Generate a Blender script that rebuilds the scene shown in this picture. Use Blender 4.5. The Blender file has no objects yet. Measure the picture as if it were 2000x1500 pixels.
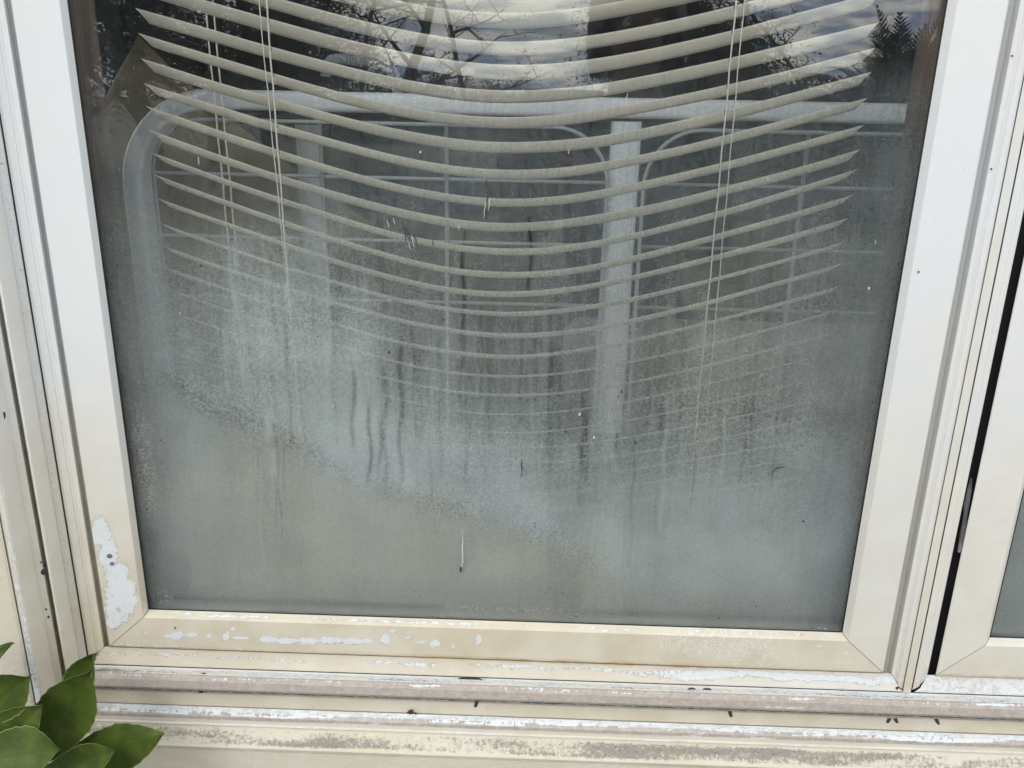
import bpy, math, random
import numpy as np
from mathutils import Vector, Matrix, noise as mnoise

# ------------------------------------------------------------------ camera, sky, sun, exposure
SC = bpy.context.scene
COL = SC.collection
CAM = np.array([0.43421191, -0.84202633, 0.56865957])
FPX = 1660.0                                   # focal length in pixels of a 2000 px wide picture
CM = np.array([[0.9994214344765754, -0.02766644641996243, 0.019782923223718368],
               [0.027511124421571276, 0.3155859766373529, -0.9484980913965557],
               [0.019998358478760508, 0.9484935735640698, 0.3161645245213566]])
cam_data = bpy.data.cameras.new('camera')
cam_data.sensor_width = 36.0
cam_data.lens = FPX / 2000 * 36.0
cam_data.clip_start = 0.005
cam_data.clip_end = 2000
cam = bpy.data.objects.new('camera', cam_data)
COL.objects.link(cam)
_m = Matrix([list(CM[i]) + [CAM[i]] for i in range(3)] + [[0, 0, 0, 1]])
cam.matrix_world = _m
SC.camera = cam

SUN_EL, SUN_AZ = math.radians(44), math.radians(205)      # azimuth: from +Y clockwise
SKY_STRENGTH = 0.12
CLOUD_BRIGHT = 23.0
SUN_STRENGTH = 1.0
EXPOSURE = -0.02

W = bpy.data.worlds.new('World')
SC.world = W
W.use_nodes = True
nt = W.node_tree
nt.nodes.clear()
wo = nt.nodes.new('ShaderNodeOutputWorld')
bg = nt.nodes.new('ShaderNodeBackground')
bg.inputs[1].default_value = SKY_STRENGTH
sky = nt.nodes.new('ShaderNodeTexSky')
sky.sky_type = 'NISHITA'
sky.sun_disc = False
sky.sun_elevation = SUN_EL
sky.sun_rotation = SUN_AZ
sky.air_density = 1.0
tc = nt.nodes.new('ShaderNodeTexCoord')
mp = nt.nodes.new('ShaderNodeMapping')
mp.inputs['Scale'].default_value = (3.4, 3.4, 15.0)
mp.inputs['Location'].default_value = (7.1, 4.6, 0.10)
nz = nt.nodes.new('ShaderNodeTexNoise')
nz.inputs['Scale'].default_value = 2.0
nz.inputs['Detail'].default_value = 8
nz.inputs['Roughness'].default_value = 0.6
cr = nt.nodes.new('ShaderNodeValToRGB')
cr.color_ramp.elements[0].position = 0.30
cr.color_ramp.elements[1].position = 0.46
nz2 = nt.nodes.new('ShaderNodeTexNoise')
nz2.inputs['Scale'].default_value = 5.0
nz2.inputs['Detail'].default_value = 6
cr2 = nt.nodes.new('ShaderNodeValToRGB')
cr2.color_ramp.elements[0].position = 0.42
cr2.color_ramp.elements[0].color = (0.33, 0.39, 0.52, 1)
cr2.color_ramp.elements[1].position = 0.58
cr2.color_ramp.elements[1].color = (1.0, 0.96, 0.88, 1)
vm = nt.nodes.new('ShaderNodeVectorMath')
vm.operation = 'SCALE'
vm.inputs[3].default_value = CLOUD_BRIGHT
mixw = nt.nodes.new('ShaderNodeMix')
mixw.data_type = 'RGBA'
L = nt.links.new
L(tc.outputs['Generated'], mp.inputs[0])
L(mp.outputs[0], nz.inputs['Vector'])
L(mp.outputs[0], nz2.inputs['Vector'])
L(nz.outputs['Fac'], cr.inputs[0])
L(nz2.outputs['Fac'], cr2.inputs[0])
L(cr2.outputs[0], vm.inputs[0])
L(cr.outputs[0], mixw.inputs[0])
L(sky.outputs[0], mixw.inputs[6])
L(vm.outputs[0], mixw.inputs[7])
L(mixw.outputs[2], bg.inputs[0])
L(bg.outputs[0], wo.inputs[0])

sd = bpy.data.lights.new('sun', 'SUN')
sd.energy = SUN_STRENGTH
sd.angle = math.radians(25)
sd.color = (1.0, 0.96, 0.9)
sun = bpy.data.objects.new('sun', sd)
COL.objects.link(sun)
_d = Vector((math.sin(SUN_AZ) * math.cos(SUN_EL), math.cos(SUN_AZ) * math.cos(SUN_EL), math.sin(SUN_EL)))
sun.rotation_euler = _d.to_track_quat('Z', 'Y').to_euler()
sun.location = (0, -6, 8)

SC.view_settings.view_transform = 'Standard'
SC.view_settings.look = 'None'
SC.view_settings.gamma = 1
SC.view_settings.use_curve_mapping = False
SC.view_settings.exposure = EXPOSURE
SC.render.engine = 'CYCLES'
SC.cycles.transparent_max_bounces = 32
SC.cycles.max_bounces = 10
SC.cycles.diffuse_bounces = 5
SC.cycles.glossy_bounces = 5
SC.cycles.use_denoising = True
SC.cycles.sample_clamp_indirect = 6

rnd = random.Random(7)

# ------------------------------------------------------------------ helpers
def P(px, py, Y=0.0):
    """world point on the plane y=Y that was measured at pixel (px, py) of the 2000x1500 photograph"""
    v = CM @ np.array([px - 1000.0, -(py - 750.0), -FPX])
    t = (Y - CAM[1]) / v[1]
    return CAM + v * t

def PX(x, y, z):
    """inverse: arrays of world points to photograph pixels"""
    d = np.stack([np.asarray(x) - CAM[0], np.asarray(y) - CAM[1], np.asarray(z) - CAM[2]], -1)
    c = d @ CM
    return 1000 + FPX * c[..., 0] / -c[..., 2], 750 - FPX * c[..., 1] / -c[..., 2]

def RP(px, dist, py=180):
    """ground position (x, y) outside whose mirror image in the glass was measured at pixel column px"""
    v = CM @ np.array([px - 1000.0, -(py - 750.0), -FPX])
    v = v / np.linalg.norm(v)
    return CAM[0] + v[0] * dist, -CAM[1] - v[1] * dist

def fnoise(a, b, seed=0.0, oct=4):
    return np.array([mnoise.fractal(Vector((float(u), float(v), seed)), 0.8, 2.1, oct) for u, v in zip(a, b)])

def sm(a, b, x):
    t = np.clip((np.asarray(x, float) - a) / (b - a), 0, 1)
    return t * t * (3 - 2 * t)

def tag(o, label=None, cat=None, group=None, kind=None):
    if label: o['label'] = label
    if cat: o['category'] = cat
    if group: o['group'] = group
    if kind: o['kind'] = kind
    return o

def empty(name, loc=(0, 0, 0), label=None, cat=None, group=None):
    o = bpy.data.objects.new(name, None)
    o.empty_display_size = 0.05
    COL.objects.link(o)
    o.location = loc
    return tag(o, label, cat, group)

def mesh(name, verts, faces, mat, parent=None, smooth=False, attrs=None):
    me = bpy.data.meshes.new(name)
    me.from_pydata([tuple(map(float, v)) for v in verts], [], [tuple(map(int, f)) for f in faces])
    me.update()
    if attrs:
        for k, a in attrs.items():
            at = me.attributes.new(k, 'FLOAT', 'POINT')
            at.data.foreach_set('value', np.asarray(a, dtype=np.float32).ravel())
    o = bpy.data.objects.new(name, me)
    COL.objects.link(o)
    if mat: me.materials.append(mat)
    if smooth: me.polygons.foreach_set('use_smooth', [True] * len(me.polygons))
    if parent:
        o.parent = parent
        pl = parent
        loc = Vector((0, 0, 0))
        while pl:
            loc += pl.location
            pl = pl.parent
        o.location = -loc
    return o

def gridfaces(nu, nv, off=0, closeu=False, closev=False):
    f = []
    for i in range(nu if closeu else nu - 1):
        for j in range(nv if closev else nv - 1):
            a = i * nv + j
            b = i * nv + (j + 1) % nv
            c = ((i + 1) % nu) * nv + (j + 1) % nv
            d = ((i + 1) % nu) * nv + j
            f.append((off + a, off + b, off + c, off + d))
    return f

def box(name, x0, x1, y0, y1, z0, z1, mat, parent=None, bev=0.0):
    v = [(x, y, z) for x in (x0, x1) for y in (y0, y1) for z in (z0, z1)]
    f = [(0, 1, 3, 2), (4, 6, 7, 5), (0, 4, 5, 1), (2, 3, 7, 6), (0, 2, 6, 4), (1, 5, 7, 3)]
    o = mesh(name, v, f, mat, parent)
    if bev:
        b = o.modifiers.new('bevel', 'BEVEL')
        b.width = bev
        b.segments = 3
    return o

def tubedata(pts, rad, n=10, cap=True):
    pts = [Vector(p) for p in pts]
    rads = rad if hasattr(rad, '__len__') else [rad] * len(pts)
    V, F = [], []
    up = Vector((0, 0, 1))
    prev = None
    for i, p in enumerate(pts):
        a = pts[max(i - 1, 0)]
        b = pts[min(i + 1, len(pts) - 1)]
        t = (b - a).normalized()
        if prev is None:
            u = t.cross(up if abs(t.z) < 0.9 else Vector((1, 0, 0))).normalized()
        else:
            u = (prev - t * prev.dot(t)).normalized()
        prev = u
        w = t.cross(u)
        for k in range(n):
            an = 2 * math.pi * k / n
            V.append(tuple(p + (u * math.cos(an) + w * math.sin(an)) * rads[i]))
    F = gridfaces(len(pts), n, closev=True)
    if cap:
        F.append(tuple(range(n)))
        F.append(tuple(range((len(pts) - 1) * n + n - 1, (len(pts) - 1) * n - 1, -1)))
    return V, F

def tube(name, pts, rad, mat, parent=None, n=10):
    V, F = tubedata(pts, rad, n)
    return mesh(name, V, F, mat, parent, smooth=True)

# ------------------------------------------------------------------ materials
def new_mat(name):
    m = bpy.data.materials.new(name)
    m.use_nodes = True
    m.node_tree.nodes.clear()
    return m, m.node_tree

class N:
    """tiny node graph helper"""
    def __init__(s, t): s.t = t
    def n(s, ty, **k):
        nd = s.t.nodes.new(ty)
        for a, b in k.items(): setattr(nd, a, b)
        return nd
    def put(s, sock, v):
        if hasattr(v, 'is_output') or isinstance(v, bpy.types.NodeSocket): s.t.links.new(v, sock)
        elif v is not None: sock.default_value = v
    def math(s, op, a, b=None, clamp=False):
        nd = s.n('ShaderNodeMath', operation=op)
        nd.use_clamp = clamp
        s.put(nd.inputs[0], a)
        if b is not None: s.put(nd.inputs[1], b)
        return nd.outputs[0]
    def mix(s, f, a, b):
        nd = s.n('ShaderNodeMix')
        nd.data_type = 'RGBA'
        s.put(nd.inputs[0], f)
        s.put(nd.inputs[6], a)
        s.put(nd.inputs[7], b)
        return nd.outputs[2]
    def coords(s, scale=(1, 1, 1)):
        tc = s.n('ShaderNodeTexCoord')
        mp = s.n('ShaderNodeMapping')
        mp.inputs['Scale'].default_value = scale
        s.t.links.new(tc.outputs['Object'], mp.inputs[0])
        return mp.outputs[0]
    def noise(s, vec, scale, detail=4, rough=0.55, dist=0.0):
        nd = s.n('ShaderNodeTexNoise')
        s.put(nd.inputs['Vector'], vec)
        nd.inputs['Scale'].default_value = scale
        nd.inputs['Detail'].default_value = detail
        nd.inputs['Roughness'].default_value = rough
        nd.inputs['Distortion'].default_value = dist
        return nd.outputs['Fac']
    def ramp(s, v, lo, hi):
        nd = s.n('ShaderNodeMapRange')
        nd.interpolation_type = 'SMOOTHSTEP'
        s.put(nd.inputs[0], v)
        nd.inputs[1].default_value = lo
        nd.inputs[2].default_value = hi
        return nd.outputs[0]
    def attr(s, name):
        return s.n('ShaderNodeAttribute', attribute_name=name).outputs['Fac']
    def bump(s, h, strength, dist=0.001, normal=None):
        nd = s.n('ShaderNodeBump')
        s.put(nd.inputs['Strength'], strength)
        nd.inputs['Distance'].default_value = dist
        s.put(nd.inputs['Height'], h)
        if normal is not None: s.put(nd.inputs['Normal'], normal)
        return nd.outputs[0]
    def pbr(s, col, rough=0.5, normal=None, metal=0.0, spec=0.5):
        b = s.n('ShaderNodeBsdfPrincipled')
        s.put(b.inputs['Base Color'], col)
        s.put(b.inputs['Roughness'], rough)
        b.inputs['Metallic'].default_value = metal
        b.inputs['Specular IOR Level'].default_value = spec
        if normal is not None: s.put(b.inputs['Normal'], normal)
        return b.outputs[0]
    def out(s, sh):
        o = s.n('ShaderNodeOutputMaterial')
        s.t.links.new(sh, o.inputs[0])

def C(r, g, b): return (r, g, b, 1.0)

def simple(name, col, rough=0.5, var=0.12, scale=30, bump=0.0, bscale=200, bdist=0.001, metal=0.0, spec=0.5, stretch=(1, 1, 1)):
    m, t = new_mat(name)
    g = N(t)
    v = g.coords(stretch)
    n1 = g.noise(v, scale, 5)
    c = g.mix(g.ramp(n1, 0.3, 0.7), C(*[x * (1 - var) for x in col]), C(*[min(1, x * (1 + var)) for x in col]))
    nm = g.bump(g.noise(v, bscale, 4), bump, bdist) if bump else None
    g.out(g.pbr(c, rough, nm, metal, spec))
    return m

def mat_paint():
    m, t = new_mat('weathered_paint')
    g = N(t)
    v = g.coords()
    vh = g.coords((0.35, 1, 1.6))
    big = g.noise(v, 9, 4)
    fine = g.noise(v, 260, 6, 0.65)
    mid = g.noise(v, 130, 8, 0.74, 0.9)
    streak = g.noise(vh, 120, 6, 0.7)
    white = g.mix(g.ramp(big, 0.35, 0.65), C(0.70, 0.735, 0.755), C(0.735, 0.755, 0.765))
    cream = g.mix(g.ramp(g.noise(v, 22, 5), 0.3, 0.7), C(0.575, 0.52, 0.395), C(0.645, 0.60, 0.49))
    cr = g.math('ADD', g.attr('cream'), g.math('MULTIPLY', g.math('SUBTRACT', big, 0.5), 0.5), True)
    col = g.mix(cr, white, cream)
    # chalky grey-pink undercoat
    mv = g.ramp(g.math('ADD', g.attr('mauve'), g.math('MULTIPLY', g.math('SUBTRACT', streak, 0.5), 1.2)), 0.42, 0.55)
    mcol = g.mix(g.ramp(mid, 0.35, 0.65), C(0.38, 0.34, 0.298), C(0.50, 0.458, 0.41))
    col = g.mix(mv, col, mcol)
    # peeled or chalked white patches
    pk = g.math('ADD', g.attr('peel'), g.math('MULTIPLY', g.math('SUBTRACT', mid, 0.5), 1.5))
    pm = g.ramp(pk, 0.50, 0.54)
    col = g.mix(pm, col, g.mix(g.ramp(fine, 0.3, 0.7), C(0.64, 0.68, 0.70), C(0.71, 0.735, 0.745)))
    vo = g.n('ShaderNodeTexVoronoi', feature='DISTANCE_TO_EDGE')
    dn = g.n('ShaderNodeTexNoise'); g.put(dn.inputs['Vector'], v); dn.inputs['Scale'].default_value = 160; dn.inputs['Detail'].default_value = 4
    vs_ = g.n('ShaderNodeVectorMath', operation='MULTIPLY_ADD'); t.links.new(dn.outputs['Color'], vs_.inputs[0]); vs_.inputs[1].default_value = (0.012, 0.012, 0.012); g.put(vs_.inputs[2], v)
    g.put(vo.inputs['Vector'], vs_.outputs[0])
    vo.inputs['Scale'].default_value = 190
    ck = g.math('MULTIPLY', g.math('MULTIPLY', g.math('LESS_THAN', vo.outputs['Distance'], 0.06), 0.7), g.ramp(g.math('ADD', g.attr('crack'), g.math('MULTIPLY', g.math('SUBTRACT', mid, 0.5), 1.6)), 0.35, 0.5))
    col = g.mix(ck, col, C(0.72, 0.75, 0.76))
    # thin darker rim where the paint film lifts
    rim = g.math('MULTIPLY', g.ramp(pk, 0.44, 0.50), g.math('SUBTRACT', 1.0, g.ramp(pk, 0.50, 0.53)))
    col = g.mix(g.math('MULTIPLY', rim, 0.30), col, C(0.40, 0.35, 0.27))
    # rust coloured run-off
    ru = g.math('MULTIPLY', g.attr('rust'), g.ramp(streak, 0.35, 0.65))
    col = g.mix(ru, col, C(0.42, 0.27, 0.11))
    # black mould and grit, plus groove shadows painted into the sill colour
    gk = g.math('ADD', g.attr('grime_shade'), g.math('MULTIPLY', g.math('SUBTRACT', g.noise(vh, 420, 7, 0.75), 0.5), 2.2))
    gm = g.ramp(gk, 0.55, 0.95)
    col = g.mix(g.math('MULTIPLY', gm, 0.85), col, C(0.075, 0.065, 0.06))
    # stray specks everywhere
    sp = g.ramp(g.noise(v, 330, 2, 0.5), 0.755, 0.78)
    col = g.mix(g.math('MULTIPLY', sp, g.math('MULTIPLY', g.attr('speck'), 0.8)), col, C(0.10, 0.09, 0.08))
    bh = g.math('ADD', g.math('MULTIPLY', fine, g.math('ADD', g.math('MULTIPLY', g.attr('rough'), 4.0), 0.16)),
                g.math('MULTIPLY', pm, -1.4))
    nm = g.bump(bh, 0.6, 0.0008)
    ro = g.math('ADD', 0.42, g.math('MULTIPLY', cr, 0.2))
    g.out(g.pbr(col, ro, nm, spec=0.4))
    return m

def mat_stucco():
    m, t = new_mat('painted_stucco')
    g = N(t)
    v = g.coords()
    n1 = g.noise(v, 60, 6, 0.6)
    n2 = g.noise(v, 260, 6, 0.7)
    n3 = g.noise(v, 6, 4)
    col = g.mix(g.ramp(n3, 0.3, 0.7), C(0.61, 0.57, 0.46), C(0.67, 0.64, 0.55))
    # old yellowish paint flakes and grey dirt along the sill slope
    dk = g.ramp(g.math('ADD', g.attr('grime_shade'), g.math('MULTIPLY', g.math('SUBTRACT', g.noise(v, 210, 8, 0.78, 0.4), 0.5), 2.4)), 0.35, 0.85)
    col = g.mix(g.math('MULTIPLY', dk, 0.85), col, g.mix(g.ramp(n2, 0.4, 0.36), C(0.25, 0.22, 0.19), C(0.60, 0.56, 0.49)))
    yk = g.ramp(g.math('ADD', g.attr('peel'), g.math('MULTIPLY', g.math('SUBTRACT', g.noise(v, 75, 4, 0.6, 1.0), 0.5), 1.8)), 0.50, 0.56)
    col = g.mix(yk, col, C(0.68, 0.62, 0.43))
    bk = g.ramp(g.math('ADD', g.math('MULTIPLY', g.attr('grime_shade'), 0.22), g.noise(v, 300, 6, 0.8)), 0.76, 0.84)
    col = g.mix(g.math('MULTIPLY', bk, 0.8), col, C(0.10, 0.09, 0.08))
    h = g.math('ADD', g.math('MULTIPLY', n1, 0.9), g.math('MULTIPLY', n2, 0.5))
    nm = g.bump(h, 0.75, 0.0022)
    g.out(g.pbr(col, 0.8, nm, spec=0.25))
    return m

def mat_glass(name='window_glass', r0=0.033):
    m, t = new_mat(name)
    g = N(t)
    lw = g.n('ShaderNodeLayerWeight')
    lw.inputs[0].default_value = 0.5
    p = g.math('POWER', lw.outputs['Facing'], 5.0)
    fac = g.math('ADD', g.math('MULTIPLY', p, 1 - r0), r0)
    gl = g.n('ShaderNodeBsdfGlossy')
    gl.inputs['Roughness'].default_value = 0.0
    v = g.coords()
    t.links.new(g.bump(g.noise(v, 5, 2), 0.05, 0.002), gl.inputs['Normal'])
    gl.inputs['Color'].default_value = C(0.95, 0.98, 1.0)
    tr = g.n('ShaderNodeBsdfTransparent')
    tr.inputs['Color'].default_value = C(0.985, 0.99, 0.99)
    mx = g.n('ShaderNodeMixShader')
    g.put(mx.inputs[0], fac)
    t.links.new(tr.outputs[0], mx.inputs[1])
    t.links.new(gl.outputs[0], mx.inputs[2])
    g.out(mx.outputs[0])
    return m

def mat_film():
    m, t = new_mat('condensation_film')
    g = N(t)
    v = g.coords()
    vs = g.coords((1, 1, 0.12))
    vh = g.coords((0.35, 1, 1))
    fine = g.noise(v, 900, 3, 0.6)
    drop = g.noise(v, 430, 5, 0.75)
    stk = g.noise(vs, 90, 6, 0.7)
    stk2 = g.noise(vs, 320, 4, 0.6)
    weave = g.noise(vh, 420, 3, 0.5)
    cloud = g.noise(v, 16, 6, 0.36)
    A = g.attr('fog')
    # broken, grainy edge: contrast is strongest where the film is half dense
    half = g.math('MULTIPLY', g.math('MULTIPLY', A, g.math('SUBTRACT', 1.02, A)), 4.0)
    j = g.math('ADD', g.math('MULTIPLY', g.math('SUBTRACT', drop, 0.5), g.math('ADD', 0.42, g.math('MULTIPLY', g.attr('grain'), 1.7))),
               g.math('ADD', g.math('MULTIPLY', g.math('SUBTRACT', stk, 0.5), 0.55),
                      g.math('ADD', g.math('MULTIPLY', g.math('SUBTRACT', stk2, 0.5), 0.34),
                             g.math('MULTIPLY', g.math('SUBTRACT', cloud, 0.5), 0.28))))
    j = g.math('ADD', j, g.math('MULTIPLY', g.math('SUBTRACT', weave, 0.5), 0.22))
    a = g.math('ADD', A, g.math('MULTIPLY', j, g.math('ADD', g.math('MULTIPLY', half, 0.80), 0.06)), True)
    # dust motes and tiny drops on the clear upper glass
    mote = g.math('MULTIPLY', g.ramp(g.noise(v, 620, 2, 0.5), 0.735, 0.78), 0.30)
    a = g.math('MAXIMUM', a, mote)
    grey = g.mix(g.ramp(cloud, 0.3, 0.7), C(0.300, 0.305, 0.262), C(0.340, 0.340, 0.290))
    blue = g.mix(g.ramp(cloud, 0.3, 0.7), C(0.272, 0.318, 0.322), C(0.350, 0.398, 0.400))
    col = g.mix(g.attr('blue'), grey, blue)
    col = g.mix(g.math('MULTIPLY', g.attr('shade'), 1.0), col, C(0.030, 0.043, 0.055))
    col = g.mix(g.math('MULTIPLY', g.attr('lime'), g.ramp(drop, 0.50, 0.58)), col, C(0.44, 0.43, 0.385))
    col = g.mix(g.math('MULTIPLY', g.ramp(fine, 0.35, 0.65), 0.26), col, C(0.42, 0.44, 0.43))
    col = g.mix(g.math('MULTIPLY', g.ramp(drop, 0.62, 0.36), 0.22), col, C(0.12, 0.14, 0.145))
    df = g.n('ShaderNodeBsdfDiffuse')
    g.put(df.inputs[0], col)
    tl = g.n('ShaderNodeBsdfTranslucent')
    tl.inputs[0].default_value = C(0.22, 0.25, 0.26)
    di = g.n('ShaderNodeAddShader')
    t.links.new(df.outputs[0], di.inputs[0])
    t.links.new(tl.outputs[0], di.inputs[1])
    tr = g.n('ShaderNodeBsdfTransparent')
    mx = g.n('ShaderNodeMixShader')
    g.put(mx.inputs[0], a)
    t.links.new(tr.outputs[0], mx.inputs[1])
    t.links.new(di.outputs[0], mx.inputs[2])
    g.out(mx.outputs[0])
    return m

def mat_leaf():
    m, t = new_mat('glossy_leaf')
    g = N(t)
    v = g.coords()
    side = g.attr('rib')                      # 0 on the midrib .. 1 on the margin
    n1 = g.noise(v, 45, 5)
    col = g.mix(g.ramp(n1, 0.3, 0.7), C(0.040, 0.070, 0.009), C(0.086, 0.126, 0.018))
    col = g.mix(g.ramp(side, 0.10, 0.0), col, C(0.055, 0.09, 0.018))
    col = g.mix(g.ramp(side, 0.95, 0.985), col, C(0.22, 0.27, 0.11))
    vein = g.noise(g.coords((1, 1, 1)), 160, 6, 0.7, 1.5)
    col = g.mix(g.math('MULTIPLY', g.ramp(vein, 0.5, 0.75), 0.35), col, C(0.085, 0.125, 0.028))
    col = g.mix(g.math('MULTIPLY', g.ramp(g.noise(v, 90, 3), 0.66, 0.72), 0.4), col, C(0.12, 0.11, 0.05))
    nm = g.bump(g.noise(v, 420, 5), 0.45, 0.0009)
    bs = g.n('ShaderNodeBsdfPrincipled')
    g.put(bs.inputs['Base Color'], col)
    bs.inputs['Roughness'].default_value = 0.5
    bs.inputs['Specular IOR Level'].default_value = 0.25
    g.put(bs.inputs['Normal'], nm)
    tl = g.n('ShaderNodeBsdfTranslucent')
    tl.inputs[0].default_value = C(0.08, 0.16, 0.015)
    mx = g.n('ShaderNodeMixShader')
    mx.inputs[0].default_value = 0.18
    t.links.new(bs.outputs[0], mx.inputs[1])
    t.links.new(tl.outputs[0], mx.inputs[2])
    g.out(mx.outputs[0])
    return m

def mat_slat():
    m, t = new_mat('cream_vinyl_slat')
    g = N(t)
    v = g.coords()
    c = g.mix(g.ramp(g.noise(v, 9, 4), 0.3, 0.7), C(0.85, 0.835, 0.78), C(0.88, 0.865, 0.82))
    b = g.n('ShaderNodeBsdfPrincipled')
    g.put(b.inputs['Base Color'], c)
    b.inputs['Roughness'].default_value = 0.45
    b.inputs['Specular IOR Level'].default_value = 0.3
    tl = g.n('ShaderNodeBsdfTranslucent')
    tl.inputs[0].default_value = C(0.97, 0.95, 0.89)
    mx = g.n('ShaderNodeMixShader')
    mx.inputs[0].default_value = 0.75
    t.links.new(b.outputs[0], mx.inputs[1])
    t.links.new(tl.outputs[0], mx.inputs[2])
    g.out(mx.outputs[0])
    return m

M = dict(
    paint=mat_paint(), stucco=mat_stucco(), glass=mat_glass(), film=mat_film(), leaf=mat_leaf(),
    bronze=simple('bronze_spacer', (0.10, 0.065, 0.045), 0.5, 0.3, 40, stretch=(1, 1, 0.1)),
    gasket=simple('black_gasket', (0.02, 0.021, 0.024), 0.6),
    wood=simple('brown_wood', (0.13, 0.08, 0.055), 0.5, 0.35, 40, stretch=(1, 1, 0.08)),
    spacer=simple('grey_spacer', (0.25, 0.25, 0.26), 0.45, 0.2),
    slat=mat_slat(),
    cord=simple('cream_cord', (0.72, 0.68, 0.60), 0.8, 0.1, 400),
    room=simple('room_wall', (0.085, 0.09, 0.105), 0.9, 0.25, 2),
    floor=simple('room_floor', (0.05, 0.045, 0.04), 0.6, 0.3, 6),
    white=simple('white_enamel', (0.80, 0.84, 0.88), 0.35, 0.04, 10),
    wire=simple('white_wire', (0.40, 0.43, 0.45), 0.35, 0.05, 10),
    cushion=simple('brown_cushion', (0.24, 0.195, 0.125), 0.95, 0.2, 30, 0.4, 700),
    mattress=simple('pale_pillow', (0.28, 0.275, 0.265), 0.95, 0.1, 20, 0.3, 300),
    navy=simple('dark_blue_blanket', (0.03, 0.04, 0.055), 0.95, 0.5, 120, 0.6, 400, stretch=(0.3, 1, 1)),
    dark=simple('black_plastic', (0.02, 0.02, 0.022), 0.5),
    steel=simple('grey_metal', (0.20, 0.20, 0.23), 0.45, 0.15, 60, metal=0.3),
    dirt=simple('dark_dirt', (0.045, 0.035, 0.03), 0.95, 0.5, 600, 0.8, 900),
    rusty=simple('reddish_debris', (0.09, 0.03, 0.02), 0.95, 0.5, 600, 0.8, 900),
    drip=simple('white_drip', (0.50, 0.50, 0.48), 0.6),
    smear=simple('dark_smear', (0.04, 0.045, 0.045), 0.7),
    bark=simple('grey_bark', (0.09, 0.075, 0.06), 0.9, 0.3, 8, 0.5, 30, 0.02),
    foliage=simple('dark_foliage', (0.035, 0.05, 0.022), 0.7, 0.4, 1.2),
    palm=simple('palm_green', (0.025, 0.035, 0.018), 0.6, 0.3, 3),
    grass=simple('lawn', (0.18, 0.18, 0.125), 0.95, 0.3, 3, 0.5, 60, 0.02),
    paving=simple('mulch_bed', (0.19, 0.18, 0.155), 0.9, 0.12, 5, 0.3, 80, 0.004),
    road=simple('asphalt', (0.055, 0.055, 0.058), 0.9, 0.2, 10, 0.4, 90, 0.004),
    skin=simple('skin', (0.16, 0.10, 0.075), 0.5, 0.06, 20),
    hair=simple('dark_hair', (0.02, 0.014, 0.01), 0.5, 0.3, 60),
    shirt=simple('dark_shirt', (0.05, 0.055, 0.06), 0.9, 0.2, 30),
    jeans=simple('khaki_trousers', (0.17, 0.16, 0.14), 0.9, 0.2, 60),
    shoe=simple('black_shoe', (0.02, 0.02, 0.02), 0.6),
)

# ------------------------------------------------------------------ mitred frame rings
ATT = ('crack', 'cream', 'mauve', 'peel', 'grime_shade', 'rust', 'rough', 'speck')

def actual(app, y, ax):
    """true coordinate on axis ax of a point at depth y that lines up with 'app' on the glass plane"""
    return app + (CAM[ax] - app) * (-y / -CAM[1])

def side_piece(name, side, prof, prev, nxt, rect, mat, parent, wear=None, step=0.004, sub=0.003, label=None, gap=0.0):
    """one side of a rectangular frame; prof = [(offset seen on the glass plane, depth y), ...];
    prev and nxt are the neighbours' profiles, for the mitres at both ends"""
    x0, x1, z0, z1 = rect
    def pos(sd, o, y):
        if sd == 'L': return actual(x0 - o, y, 0)
        if sd == 'R': return actual(x1 + o, y, 0)
        if sd == 'B': return actual(z0 - o, y, 2)
        return z1 + o
    order = {'L': ('B', 'T'), 'R': ('B', 'T'), 'B': ('L', 'R'), 'T': ('L', 'R')}[side]
    # subdivide the profile
    pr, pa, pb = [], [], []
    for i in range(len(prof) - 1):
        d = math.hypot(prof[i + 1][0] - prof[i][0], prof[i + 1][1] - prof[i][1])
        n = max(1, int(math.ceil(d / sub)))
        for k in range(n):
            f = k / n
            for dst, src in ((pr, prof), (pa, prev), (pb, nxt)):
                dst.append(tuple(src[i][q] * (1 - f) + src[i + 1][q] * f for q in (0, 1)))
    pr.append(prof[-1]); pa.append(prev[-1]); pb.append(nxt[-1])
    m = len(pr)
    length = (z1 - z0) if side in 'LR' else (x1 - x0)
    n = max(2, int(length / step))
    V = np.zeros((n + 1, m, 3))
    oo = np.zeros((n + 1, m))
    for j in range(m):
        o, y = pr[j]
        c = pos(side, o, y)
        a = pos(order[0], pa[j][0], pa[j][1])
        b = pos(order[1], pb[j][0], pb[j][1])
        s = np.linspace(a + gap, b - gap, n + 1)
        if side in 'LR':
            V[:, j, 0] = c; V[:, j, 2] = s
        else:
            V[:, j, 2] = c; V[:, j, 0] = s
        V[:, j, 1] = y
        oo[:, j] = o
    V = V.reshape(-1, 3)
    px, py = PX(V[:, 0], V[:, 1], V[:, 2])
    at = {k: np.zeros(len(V)) for k in ATT}
    if wear:
        w = wear(V[:, 0], V[:, 1], V[:, 2], oo.ravel(), px, py)
        at.update(w)
    F = gridfaces(n + 1, m)
    if side in 'BR': F = [f[::-1] for f in F]
    o = mesh(name, V, F, mat, parent, attrs=at)
    if label: o['label'] = label
    return o

def blobs(px, py, lst, soft=1.0):
    r = np.full(len(px), -1.0)
    for (cx, cy, rx, ry) in lst:
        d = np.sqrt(((px - cx) / rx) ** 2 + ((py - cy) / ry) ** 2)
        r = np.maximum(r, 1.15 - d * soft)
    return np.clip(r, -1, 1)

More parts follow.
